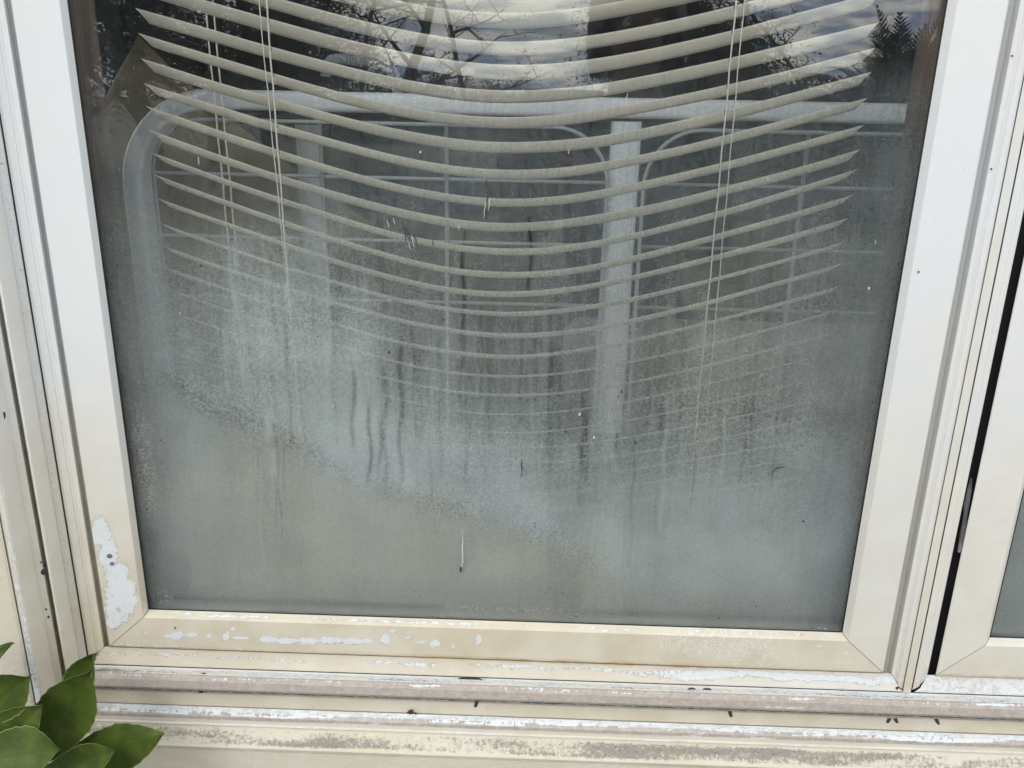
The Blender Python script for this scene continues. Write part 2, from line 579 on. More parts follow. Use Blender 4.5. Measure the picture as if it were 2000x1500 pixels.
RAIL_PEEL = [(a, b, c * 1.35, d * 1.25) for (a, b, c, d) in [(325, 1242, 7, 6), (345, 1240, 13, 11), (375, 1240, 15, 6), (408, 1242, 6, 6), (440, 1243, 10, 12),
             (470, 1246, 20, 4), (525, 1249, 22, 9), (560, 1252, 20, 8), (600, 1252, 25, 9), (645, 1250, 26, 10),
             (690, 1252, 26, 9), (720, 1252, 14, 6), (752, 1248, 12, 13), (797, 1246, 9, 4), (823, 1255, 12, 3),
             (850, 1257, 13, 9), (935, 1250, 7, 14), (885, 1262, 4, 6), (285, 1236, 4, 4), (455, 1228, 5, 5),
             (768, 1233, 5, 6), (570, 1251, 62, 4.5), (680, 1251, 45, 4), (350, 1241, 26, 3.5), (1180, 1232, 6, 3), (1600, 1262, 5, 3), (1650, 1275, 7, 3)]]

def wear_sash_left(x, y, z, o, px, py):
    cream = sm(0.42, -0.04, z) * 1.0
    peel = blobs(px, py, [(196, 1040, 22, 34), (212, 1082, 22, 36), (228, 1120, 26, 26), (236, 1150, 34, 30),
                          (230, 1185, 32, 34), (222, 1212, 16, 22), (252, 1172, 22, 14)], 0.72)
    peel -= blobs(px, py, [(232, 1190, 7, 9)]) .clip(0, 1) * 0.6
    edge = (sm(0.0, 0.004, o) * (1 - sm(0.004, 0.008, o))) * sm(0.12, 0.0, z) * 0.55
    return dict(cream=cream, peel=np.maximum(peel, edge), speck=np.full(len(x), 0.3), grime_shade=0.1 * sm(0.1, 0, z))

def wear_sash_right(x, y, z, o, px, py):
    cream = sm(0.55, -0.05, z) * 0.62
    return dict(cream=cream, peel=0.12 * sm(0.15, -0.04, z), speck=np.full(len(x), 0.4))

def wear_rail(x, y, z, o, px, py):
    cream = np.full(len(x), 1.0)
    cream = cream - 0.25 * sm(1500, 1730, px)
    peel = blobs(px, py, RAIL_PEEL)
    ch = np.exp(-((o - 0.0055) / 0.0045) ** 2)
    along = 0.5 + 0.9 * fnoise(x * 16, o * 50, 2.0, 4)
    peel = np.maximum(peel, ch * (0.18 + 0.45 * along))
    peel = np.maximum(peel, np.exp(-((px - 1350) / 70) ** 2 - ((py - 1255) / 22) ** 2) * 0.42)
    peel = np.maximum(peel, np.exp(-((o - 0.050) / 0.0022) ** 2) * (0.25 + 0.35 * sm(950, 300, px)))
    crack = 0.75 * np.exp(-((px - 1345) / 75) ** 2 - ((py - 1255) / 26) ** 2) + 0.40 * np.exp(-((px - 1480) / 120) ** 2)
    rust = np.exp(-((o - 0.0515) / 0.0018) ** 2) * (0.3 + 0.6 * sm(700, 1000, px) * sm(1500, 1200, px))
    mauve = ch * 0.35
    return dict(cream=cream, peel=peel, rust=rust, mauve=mauve, crack=crack, speck=np.full(len(x), 0.5))

def wear_frame_side(x, y, z, o, px, py):
    return dict(cream=sm(0.45, -0.05, z) * 0.9, peel=0.25 * sm(0.08, -0.08, z), speck=np.full(len(x), 0.4),
                grime_shade=0.22 * sm(0.02, -0.08, z))

def wear_mullion(x, y, z, o, px, py):
    return dict(cream=0.15 + sm(0.5, -0.05, z) * 0.40, peel=0.05 + 0.33 * sm(0.12, -0.07, z), speck=np.full(len(x), 0.4),
                rust=0.4 * sm(-0.03, -0.08, z))

def wear_stop(x, y, z, o, px, py):
    w_ = fnoise(x * 9, o * 0 + 1, 5.0, 5)
    band = np.exp(-((o - 0.062 - 0.004 * w_) / (0.0055 + 0.003 * w_)) ** 2) * 1.15
    along = 0.5 + 0.9 * fnoise(x * 12, o * 60, 7.0, 4)
    peel = band * (0.30 + 0.35 * along) + 0.28 * sm(1050, 1500, px)
    rust = np.exp(-((o - 0.0535) / 0.002) ** 2) * (0.25 + 0.7 * sm(800, 1000, px) * sm(1600, 1300, px))
    return dict(cream=0.9 - 0.4 * sm(1000, 1500, px), peel=peel, rust=rust, speck=np.full(len(x), 0.7),
                grime_shade=0.12 + 0 * x)

def wear_casing_left(x, y, z, o, px, py):
    cream = sm(0.52, -0.06, z) * 0.85
    cream = np.where((o > 0.0915) & (o < 0.1075), np.maximum(cream, 0.35), cream)
    cream = np.where((o > 0.1255) & (o < 0.1455), np.maximum(cream, 0.4), cream)
    rough = ((o > 0.0812) & (o < 0.0915)).astype(float)
    mauve = rough * 0.30
    peel = 0.45 * ((o > 0.1455) & (o < 0.155)) + 0.15 * sm(0.1, -0.1, z)
    grime_shade = 0.10 + 0.28 * np.exp(-((o - 0.1200) / 0.004) ** 2) * sm(0.1, -0.08, z) + 0.1 * sm(0.0, -0.12, z)
    grime_shade = np.where(rough > 0, 0.36, grime_shade)
    return dict(cream=cream, rough=rough, mauve=mauve, peel=peel, grime_shade=grime_shade, speck=np.full(len(x), 0.6))

def wear_casing_bottom(x, y, z, o, px, py):
    g = lambda c, w: np.exp(-((o - c) / w) ** 2)
    n = 1.3 * fnoise(x * 14, o * 160, 3.0, 5)
    n2 = 1.3 * fnoise(x * 5, o * 60, 9.0, 4)
    cream = 0.35 * np.ones(len(x))
    cream = np.where((o > 0.113) & (o < 0.1330), 0.95, cream)
    cream = np.where((o > 0.153), 0.8, cream)
    cream = np.where(o < 0.081, 0.3, cream)
    mauve = np.where((o > 0.0885) & (o < 0.1112), 0.82, 0.0)
    mauve = np.where((o > 0.141) & (o < 0.1535), 0.72, mauve)
    peel = 0.55 * g(0.0840, 0.004) + (0.42 + 0.2 * n) * g(0.0925, 0.0035) + 0.35 * g(0.110, 0.001)
    peel = np.maximum(peel, 0.72 * g(0.1348, 0.0018))
    edge = 0.1435 + 0.0035 * n2 + 0.002 * n
    peel = np.maximum(peel, 0.52 * ((o > 0.1338) & (o < edge)))
    peel = np.maximum(peel, 0.60 * np.exp(-((o - edge) / 0.0012) ** 2) * (n > -0.1))
    peel = np.maximum(peel, (0.40 + 0.2 * n) * g(0.160, 0.002))
    mould = 0.62 + 0.30 * n + 0.45 * n2
    grime_shade = (0.30 + mould * 0.36) * g(0.0862, 0.0024) + 0.30 * g(0.0815, 0.002) * (0.6 + n)
    grime_shade += 0.32 * sm(420, 220, px) * g(0.087, 0.006)
    grime_shade += 0.75 * g(0.1116, 0.0012) + 0.25 * g(0.1142, 0.003) + 0.45 * g(0.1334, 0.0005) + 0.5 * g(0.0788, 0.0008) + 0.22 * g(0.1625, 0.002)  # shadow lines along the moulding grooves, painted in dark
    peel = peel + 0.16 * n + 0.10 * n2
    mauve = np.where(mauve > 0, mauve + 0.25 * n2, mauve + 0.12 * n)
    grime_shade = grime_shade + 0.14 * np.clip(n2, 0, 1)
    rough = ((o > 0.082) & (o < 0.092)).astype(float) * 0.8
    return dict(cream=cream, mauve=mauve, peel=peel, grime_shade=grime_shade + 0.06, rough=rough, speck=np.full(len(x), 1.0))

def sash_prof(ch, e):
    return [(0.0, 0.0015), (0.0004, -0.0025), (ch, -0.0128), (ch + 0.0012, -0.0140), (e - 0.0010, -0.0140),
            (e, -0.0128), (e + 0.0002, -0.0040)]

ZT = 1.02
R1 = (0.0, 0.8, 0.0, ZT)
R2 = (0.9665, 1.7665, 0.0, ZT)
SASH1 = dict(L=sash_prof(0.0068, 0.0527), B=sash_prof(0.0105, 0.0527), R=sash_prof(0.0080, 0.0543), T=sash_prof(0.008, 0.050))
SASH2 = dict(L=sash_prof(0.0022, 0.0514), B=sash_prof(0.0105, 0.0545), R=sash_prof(0.008, 0.0527), T=sash_prof(0.008, 0.050))

FL = [(0.040, 0.000), (0.0560, 0.000), (0.0584, -0.007), (0.0598, -0.0115), (0.0650, -0.0120), (0.0660, -0.0108),
      (0.0690, -0.0108), (0.0700, -0.0120), (0.0770, -0.0120), (0.0796, -0.0105), (0.0800, 0.006)]
FB = [(0.040, 0.016), (0.0500, 0.004), (0.0528, -0.0080), (0.0536, -0.0105), (0.0600, -0.0118), (0.0640, -0.0126),
      (0.0680, -0.0134), (0.0720, -0.0142), (0.0760, -0.0150), (0.0779, -0.0150), (0.0782, 0.006)]
FR = [(0.040, 0.002), (0.0590, 0.002), (0.0634, -0.008), (0.0645, -0.0115), (0.0690, -0.0120), (0.0702, -0.0108),
      (0.0725, -0.0108), (0.0737, -0.0120), (0.0785, -0.0120), (0.0802, -0.0115), (0.0804, 0.006)]
FT = [(0.040, 0.016), (0.052, 0.012), (0.054, -0.008), (0.056, -0.0105), (0.060, -0.012), (0.064, -0.012),
      (0.068, -0.012), (0.072, -0.012), (0.076, -0.012), (0.078, -0.012), (0.080, 0.006)]
F2L = [(0.040, 0.030), (0.0560, 0.030), (0.0608, 0.020), (0.0611, -0.0115), (0.0630, -0.0120), (0.0640, -0.0120),
       (0.0665, -0.0112), (0.0675, -0.0120), (0.0720, -0.0120), (0.0745, -0.0115), (0.0750, 0.006)]

wall = None

# ------------------------------------------------------------------ the house wall (stucco) round the opening
RC = (0.0, 1.7665, 0.0, ZT)
CL = [(0.0800, 0.008), (0.0807, 0.002), (0.0815, -0.010), (0.0827, -0.012), (0.0914, -0.0135), (0.0918, -0.0145),
      (0.1066, -0.0380), (0.1078, -0.0395), (0.1103, -0.0395), (0.1108, -0.022), (0.1128, -0.020), (0.1163, -0.0350),
      (0.1250, -0.0360), (0.1256, -0.0370), (0.1446, -0.0600), (0.1475, -0.0620), (0.1525, -0.0620), (0.1560, -0.0530)]
CB = [(0.0782, 0.008), (0.0788, -0.004), (0.0792, -0.0120), (0.0815, -0.0135), (0.0835, -0.0165), (0.0865, -0.0215),
      (0.0900, -0.0275), (0.0980, -0.0300), (0.1085, -0.0310), (0.1108, -0.0285), (0.1113, -0.0120), (0.1150, -0.0155),
      (0.1325, -0.0180), (0.1333, -0.0165), (0.1345, -0.0220), (0.1480, -0.0290), (0.1580, -0.0290), (0.1612, -0.0320)]
def stretch_prof(n, a, b, y0, y1):
    return [(a + (b - a) * i / (n - 1), y0 + (y1 - y0) * i / (n - 1)) for i in range(n)]
CT = stretch_prof(len(CL), 0.080, 0.156, 0.008, -0.055)
WL = [(0.1540, -0.051), (0.1560, -0.0595), (0.1600, -0.0610), (0.1750, -0.0610), (0.1900, -0.0610), (0.2000, -0.0610), (0.26, -0.0610), (0.62, -0.0610), (2.2, -0.0610)]
WB = [(0.1595, -0.025), (0.1608, -0.0300), (0.1650, -0.0315), (0.1780, -0.0360), (0.1905, -0.0405), (0.1945, -0.0440), (0.1990, -0.0425), (0.30, -0.0425), (0.98, -0.0425)]
WT = stretch_prof(len(WL), 0.154, 1.6, -0.061, -0.061)

def wear_wall(x, y, z, o, px, py):
    slope = np.exp(-((o - 0.176) / 0.012) ** 2)
    n = fnoise(x * 12, o * 60, 1.0, 5); n2 = fnoise(x * 4, o * 25, 6.0, 4)
    base = sm(0.1625, 0.168, o) * sm(0.1925, 0.187, o) * (0.44 + 0.34 * n + 0.30 * n2) + 0.16 * sm(0.30, 0.2, o) + 0.1 * n2 * sm(0.3, 0.2, o)
    peel = 0.50 * np.exp(-((o - 0.168) / 0.006) ** 2) * sm(1200, 700, px)
    return dict(grime_shade=base, peel=peel)
def wear_wall_left(x, y, z, o, px, py):
    return dict(grime_shade=0.05 + 0.45 * sm(0.02, -0.12, z) * sm(0.19, 0.155, o), peel=0 * x)
wall = mesh('house_wall', [(-2.3, 0.05, -1.0), (-0.36, 0.05, -1.0), (-0.36, 0.05, 2.7), (-2.3, 0.05, 2.7)], [(0, 1, 2, 3)], M['stucco'])
tag(wall, kind='structure')
side_piece('wall_face', 'B', WB, WL, WL, RC, M['stucco'], wall, wear_wall, 0.006, 0.004)
side_piece('wall_face', 'L', WL, WB, WT, RC, M['stucco'], wall, wear_wall_left, 0.006, 0.004)
side_piece('wall_face', 'R', WL, WB, WT, RC, M['stucco'], wall, None, 0.2, 0.3)
side_piece('wall_face', 'T', WT, WL, WL, RC, M['stucco'], wall, None, 0.2, 0.3)

# ------------------------------------------------------------------ exterior casing
casing = empty('window_casing', (0.9, -0.01, -0.12), 'stepped cream casing and sill with flaking paint around the windows, set in the stucco', 'window casing')
side_piece('sill_moulding', 'B', CB, CL, CL, RC, M['paint'], casing, wear_casing_bottom, 0.0022, 0.0012, 'chalky flaking sill moulding with black mould in its crease')
side_piece('side_moulding', 'L', CL, CB, CT, RC, M['paint'], casing, wear_casing_left, 0.005, 0.0014)
side_piece('side_moulding', 'R', CL, CB, CT, RC, M['paint'], casing, wear_casing_left, 0.05, 0.01)
side_piece('head_moulding', 'T', CT, CL, CL, RC, M['paint'], casing, None, 0.1, 0.01)

def flat_poly(name, pts, Y, th, mat, parent):
    """thin raised mark: polygon measured in the photograph, lying on a surface at depth Y"""
    a = [P(px, py, Y) for px, py in pts]
    V = [tuple(p) for p in a] + [(p[0], p[1] - th, p[2]) for p in a]
    n = len(a)
    F = [tuple(range(n, 2 * n))] + [(i, (i + 1) % n, n + (i + 1) % n, n + i) for i in range(n)]
    return mesh(name, V, F, mat, parent)

def slot(name, cx, cy, rx, ry, Y, mat, parent, ang=0.03, n=14):
    pts = [(cx + rx * math.cos(a) * (1 + 0.08 * math.sin(3 * a)) - ry * math.sin(a) * ang, cy + ry * math.sin(a) + rx * math.cos(a) * ang)
           for a in [2 * math.pi * k / n for k in range(n)]]
    return flat_poly(name, pts, Y, 0.0003, mat, parent)

def seek(px, py, parent_objs):
    """depth of the frame surface under a pixel"""
    dg = bpy.context.evaluated_depsgraph_get()
    d = Vector(P(px, py, 0.0) - CAM).normalized()
    best = None
    for o in parent_objs:
        ok, loc, nrm, idx = o.ray_cast(o.matrix_world.inverted() @ Vector(CAM), d)
        if ok:
            w = o.matrix_world @ loc
            if best is None or w.y < best: best = w.y
    return best

# ------------------------------------------------------------------ the two casement windows
def window(rect, sash, fr, label, wears, Zg=0.0):
    x0, x1, z0, z1 = rect
    root = empty('casement_window', ((x0 + x1) / 2, 0, z0 - 0.08), label, 'window')
    side_piece('frame_sill', 'B', fr['B'], fr['L'], fr['R'], rect, M['paint'], root, wears['stop'], 0.003, 0.002, gap=0.0004)
    side_piece('frame_jamb', 'L', fr['L'], fr['B'], fr['T'], rect, M['paint'], root, wears['fl'], 0.006, 0.0025, gap=0.0004)
    side_piece('frame_jamb', 'R', fr['R'], fr['B'], fr['T'], rect, M['paint'], root, wears['fr'], 0.006, 0.0025, gap=0.0004)
    side_piece('frame_head', 'T', fr['T'], fr['L'], fr['R'], rect, M['paint'], root, None, 0.05, 0.01)
    # sash: its own mesh is the black glazing gasket, members and panes hang from it
    g = 0.0006
    V, F = [], []
    for (a, b, c, d, y0, y1) in ((x0, x0 + g, z0, z1, -0.0008, 0.0018), (x1 - g, x1, z0, z1, -0.0008, 0.0018),
                                 (x0 + g, x1 - g, z0 - 0.0002, z0 + 0.0002, -0.0006, 0.0016), (x0 + g, x1 - g, z1 - g, z1, -0.0008, 0.0018)):
        n = len(V)
        V += [(x, y, z) for x in (a, b) for y in (y0, y1) for z in (c, d)]
        F += [tuple(n + q for q in f) for f in [(0, 1, 3, 2), (4, 6, 7, 5), (0, 4, 5, 1), (2, 3, 7, 6), (0, 2, 6, 4), (1, 5, 7, 3)]]
    s = mesh('sash', V, F, M['gasket'], root)
    side_piece('bottom_rail', 'B', sash['B'], sash['L'], sash['R'], rect, M['paint'], s, wears['rail'], 0.0016, 0.0014, wears.get('rail_label'), gap=0.0004)
    side_piece('stile', 'L', sash['L'], sash['B'], sash['T'], rect, M['paint'], s, wears['sl'], 0.003, 0.0016, wears.get('stile_label'), gap=0.0004)
    side_piece('stile', 'R', sash['R'], sash['B'], sash['T'], rect, M['paint'], s, wears['sr'], 0.004, 0.003, gap=0.0004)
    side_piece('top_rail', 'T', sash['T'], sash['L'], sash['R'], rect, M['paint'], s, None, 0.05, 0.01)
    # dark joint lines seen through the mitres
    def seam(pa, pb, right, par):
        V = []
        for (oa, ya), (ob, yb) in zip(pa, pb):
            x = actual(x1 + oa, ya, 0) if right else actual(x0 - oa, ya, 0)
            z = actual(z0 - ob, yb, 2)
            k = 0.0012
            V += [(x - k, ya + 0.0012, z - k * (1 if right else -1)), (x + k, ya + 0.0012, z + k * (1 if right else -1))]
        n = len(pa)
        mesh('mitre_joint', V, [(2 * i, 2 * i + 1, 2 * i + 3, 2 * i + 2) for i in range(n - 1)], M['bark'], par)
    seam(sash['L'][:6], sash['B'][:6], False, s)
    seam(sash['R'][:6], sash['B'][:6], True, s)
    seam(fr['L'][1:-1], fr['B'][1:-1], False, root)
    seam(fr['R'][1:-1], fr['B'][1:-1], True, root)
    box('glass_pane', x0 - 0.006, x1 + 0.006, 0.0020, 0.0050, z0 - 0.012, z1 + 0.006, M['glass'], s)
    box('glass_pane', x0 - 0.006, x1 + 0.006, 0.0160, 0.0195, z0 - 0.012, z1 + 0.006, M['glass'], s)
    # metal spacer between the panes
    V, F = [], []
    w = 0.0028
    for (a, b, c, d) in ((x0 - 0.005, x0 - 0.005 + w, z0 - 0.01, z1), (x1 + 0.005 - w, x1 + 0.005, z0 - 0.01, z1), (x0 - 0.002, x1 + 0.002, z0 - 0.0095, z0 - 0.0030), (x0 + w, x1 - w, z1 - w, z1)):
        n = len(V)
        V += [(x, y, z) for x in (a, b) for y in (0.0075, 0.0155) for z in (c, d)]
        F += [tuple(n + q for q in f) for f in [(0, 1, 3, 2), (4, 6, 7, 5), (0, 4, 5, 1), (2, 3, 7, 6), (0, 2, 6, 4), (1, 5, 7, 3)]]
    mesh('spacer_bar', V[:16], F[:12], M['bronze'], s)
    mesh('spacer_bar', V[16:], [tuple(q - 16 for q in f) for f in F[12:]], M['spacer'], s)
    # brown inner jambs
    e = 0.0
    box('inner_jamb', x0 - 0.06, x0 - e + 0.003, 0.0202, 0.0455, z0 - 0.03, z1 + 0.03, M['wood'], root, 0.0015)
    box('inner_jamb', x1 + e - 0.003, x1 + 0.06, 0.0202, 0.0455, z0 - 0.03, z1 + 0.03, M['wood'], root, 0.0015)
    box('inner_sill', x0 + 0.0035, x1 - 0.0035, 0.0202, 0.0455, z0 - 0.03, z0 - 0.002, M['wood'], root, 0.0015)
    box('inner_head', x0 + 0.0035, x1 - 0.0035, 0.0202, 0.0455, z1 + 0.002, z1 + 0.03, M['wood'], root, 0.0015)
    return root, s

w1, s1 = window(R1, SASH1, dict(L=FL, B=FB, R=FR, T=FT),
                'large casement window with clouded double glazing and bent blinds behind it, paint peeling off its lower left corner',
                dict(stop=wear_stop, fl=wear_frame_side, fr=wear_mullion, rail=wear_rail, sl=wear_sash_left, sr=wear_sash_right,
                     rail_label='yellowed bottom rail with a row of chipped white patches',
                     stile_label='white stile yellowed at the foot with one large peeled patch'))
def wear_rail2(x, y, z, o, px, py):
    return dict(cream=0.72 + 0 * x, peel=0.10 + 0 * x, rust=0.6 * np.exp(-((o - 0.053) / 0.002) ** 2), speck=0.4 + 0 * x)
def wear_stop2(x, y, z, o, px, py):
    return dict(cream=0.25 + 0 * x, peel=0.42 + 0 * x, grime_shade=0.1 + 0 * x, speck=0.7 + 0 * x)
w2, s2 = window(R2, SASH2, dict(L=F2L, B=FB, R=FL, T=FT),
                'second casement window cut off by the right edge, white sash beside a black gap',
                dict(stop=wear_stop2, fl=wear_mullion, fr=wear_frame_side, rail=wear_rail2, sl=wear_sash_right, sr=wear_sash_right))

# cover strip where the two frames meet
xa, xb = 0.8808, 0.8909
strip_app = [(xa, -0.004), (xa + 0.0004, -0.0128), (xa + 0.0012, -0.0135), (xb - 0.0012, -0.0135), (xb - 0.0004, -0.0128), (xb, -0.004)]
V = []
zs = np.linspace(-0.0835, ZT + 0.08, 120)
for z in zs:
    for (x, y) in strip_app:
        zz = actual(z, y, 2) if z < 0.3 else z
        V.append((actual(x, y, 0), y, zz))
V = np.array(V)
at = {k: np.zeros(len(V)) for k in ATT}
at.update(wear_mullion(V[:, 0], V[:, 1], V[:, 2], 0 * V[:, 0], 0 * V[:, 0], 0 * V[:, 0]))
at['cream'] = at['cream'] + 0.22
F = [f[::-1] for f in gridfaces(len(zs), len(strip_app))]
F.append(tuple(range(len(strip_app))))
strip = mesh('cover_strip', V, F, M['paint'], None, attrs=at)
tag(strip, 'narrow cream cover strip running up the joint between the two casement windows', 'cover strip')
box('joint_backing', 0.853, 0.922, 0.006, 0.030, -0.09, ZT + 0.09, M['gasket'], w1)
box('joint_backing', 0.9055, 0.9125, 0.0301, 0.040, -0.09, ZT + 0.09, M['gasket'], w2)

# grey latch in the black gap
pts = [P(1897, 935, -0.004), P(1893, 960, -0.004), P(1888, 985, -0.003), P(1886, 1003, -0.002), P(1884, 1020, -0.002), P(1879, 1050, -0.003), P(1874, 1078, -0.004)]
V, F = tubedata([Vector(p) for p in pts], [0.0012, 0.0026, 0.0030, 0.0022, 0.0026, 0.0028, 0.0022], 10)
lat = mesh('latch_handle', V, F, M['steel'], w2, smooth=True)
lat['label'] = 'slim grey metal latch in the black gap'

# milky film between the panes
CU = np.linspace(0, 1, 11)
ROWS = [0, 100, 200, 300, 400, 500, 600, 700, 800, 900, 1000, 1100, 1200]
FOG = np.array([
    [.10, .03, .02, .02, .02, .02, .02, .02, .02, .02, .05],
    [.14, .04, .02, .03, .03, .03, .03, .03, .03, .03, .10],
    [.20, .06, .05, .08, .12, .15, .16, .16, .15, .20, .48],
    [.32, .12, .08, .16, .24, .28, .29, .27, .28, .34, .60],
    [.46, .20, .18, .28, .33, .34, .34, .31, .31, .38, .66],
    [.58, .42, .50, .44, .36, .36, .37, .35, .34, .42, .70],
    [.64, .58, .72, .62, .43, .40, .41, .42, .41, .46, .72],
    [.68, .68, .82, .84, .55, .47, .47, .52, .54, .54, .74],
    [.72, .79, .86, .93, .74, .60, .57, .59, .63, .63, .76],
    [.78, .90, .92, .93, .90, .80, .74, .73, .74, .76, .80],
    [.86, .95, .96, .96, .96, .93, .90, .88, .87, .86, .84],
    [.90, .96, .97, .97, .97, .97, .95, .94, .93, .92, .88],
    [.90, .95, .95, .95, .95, .95, .95, .94, .93, .92, .88]])
BLUE = np.array([
    [.6] * 11, [.6] * 11, [.6] * 11, [.6] * 11,
    [.8, .8, .8, .7, .6, .5, .5, .4, .4, .6, .9],
    [1, .9, .8, .8, .6, .5, .4, .4, .4, .7, 1],
    [1, 1, .9, .9, .7, .6, .5, .4, .4, .6, 1],
    [1, 1, 1, 1, .8, .6, .5, .3, .3, .5, 1],
    [.9, .6, .8, 1.1, 1, .8, .6, .5, .3, .6, 1],
    [.8, .4, .4, .9, 1, .9, .8, .7, .5, .8, 1],
    [.7, .25, .2, .2, .3, .7, .8, .8, .7, .8, 1],
    [.6, .2, .1, .05, .05, .05, .12, .3, .4, .5, .9],
    [.6, .3, .2, .1, .1, .1, .1, .1, .2, .3, .8]])
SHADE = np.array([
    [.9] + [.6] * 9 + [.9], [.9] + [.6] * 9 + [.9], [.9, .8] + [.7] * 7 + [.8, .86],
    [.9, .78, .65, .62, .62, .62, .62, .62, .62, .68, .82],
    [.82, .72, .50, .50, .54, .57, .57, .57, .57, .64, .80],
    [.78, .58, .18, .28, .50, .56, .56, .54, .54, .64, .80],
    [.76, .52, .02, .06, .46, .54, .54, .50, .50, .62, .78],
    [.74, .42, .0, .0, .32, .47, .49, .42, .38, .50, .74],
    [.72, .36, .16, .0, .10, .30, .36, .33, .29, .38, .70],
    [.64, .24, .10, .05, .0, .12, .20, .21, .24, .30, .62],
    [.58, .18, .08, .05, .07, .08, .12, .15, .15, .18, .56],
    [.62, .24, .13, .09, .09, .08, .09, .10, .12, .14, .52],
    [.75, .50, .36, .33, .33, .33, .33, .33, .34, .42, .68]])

def table(T, u, py):
    u = np.clip(u, 0, 1) * (T.shape[1] - 1)
    r = np.clip(py / 100.0, 0, len(ROWS) - 1.001)
    i = np.clip(u.astype(int), 0, T.shape[1] - 2); fu = u - i
    j = r.astype(int); fr = r - j
    fu = fu * fu * (3 - 2 * fu); fr = fr * fr * (3 - 2 * fr)
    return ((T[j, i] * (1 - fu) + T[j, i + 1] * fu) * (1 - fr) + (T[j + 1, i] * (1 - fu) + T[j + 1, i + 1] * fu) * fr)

def seg_dist(px, py, poly):
    d = np.full(px.shape, 1e9)
    for (a, b) in zip(poly[:-1], poly[1:]):
        ax, ay = a; bx, by = b
        vx, vy = bx - ax, by - ay
        t = np.clip(((px - ax) * vx + (py - ay) * vy) / (vx * vx + vy * vy), 0, 1)
        d = np.minimum(d, np.hypot(px - ax - t * vx, py - ay - t * vy))
    return d

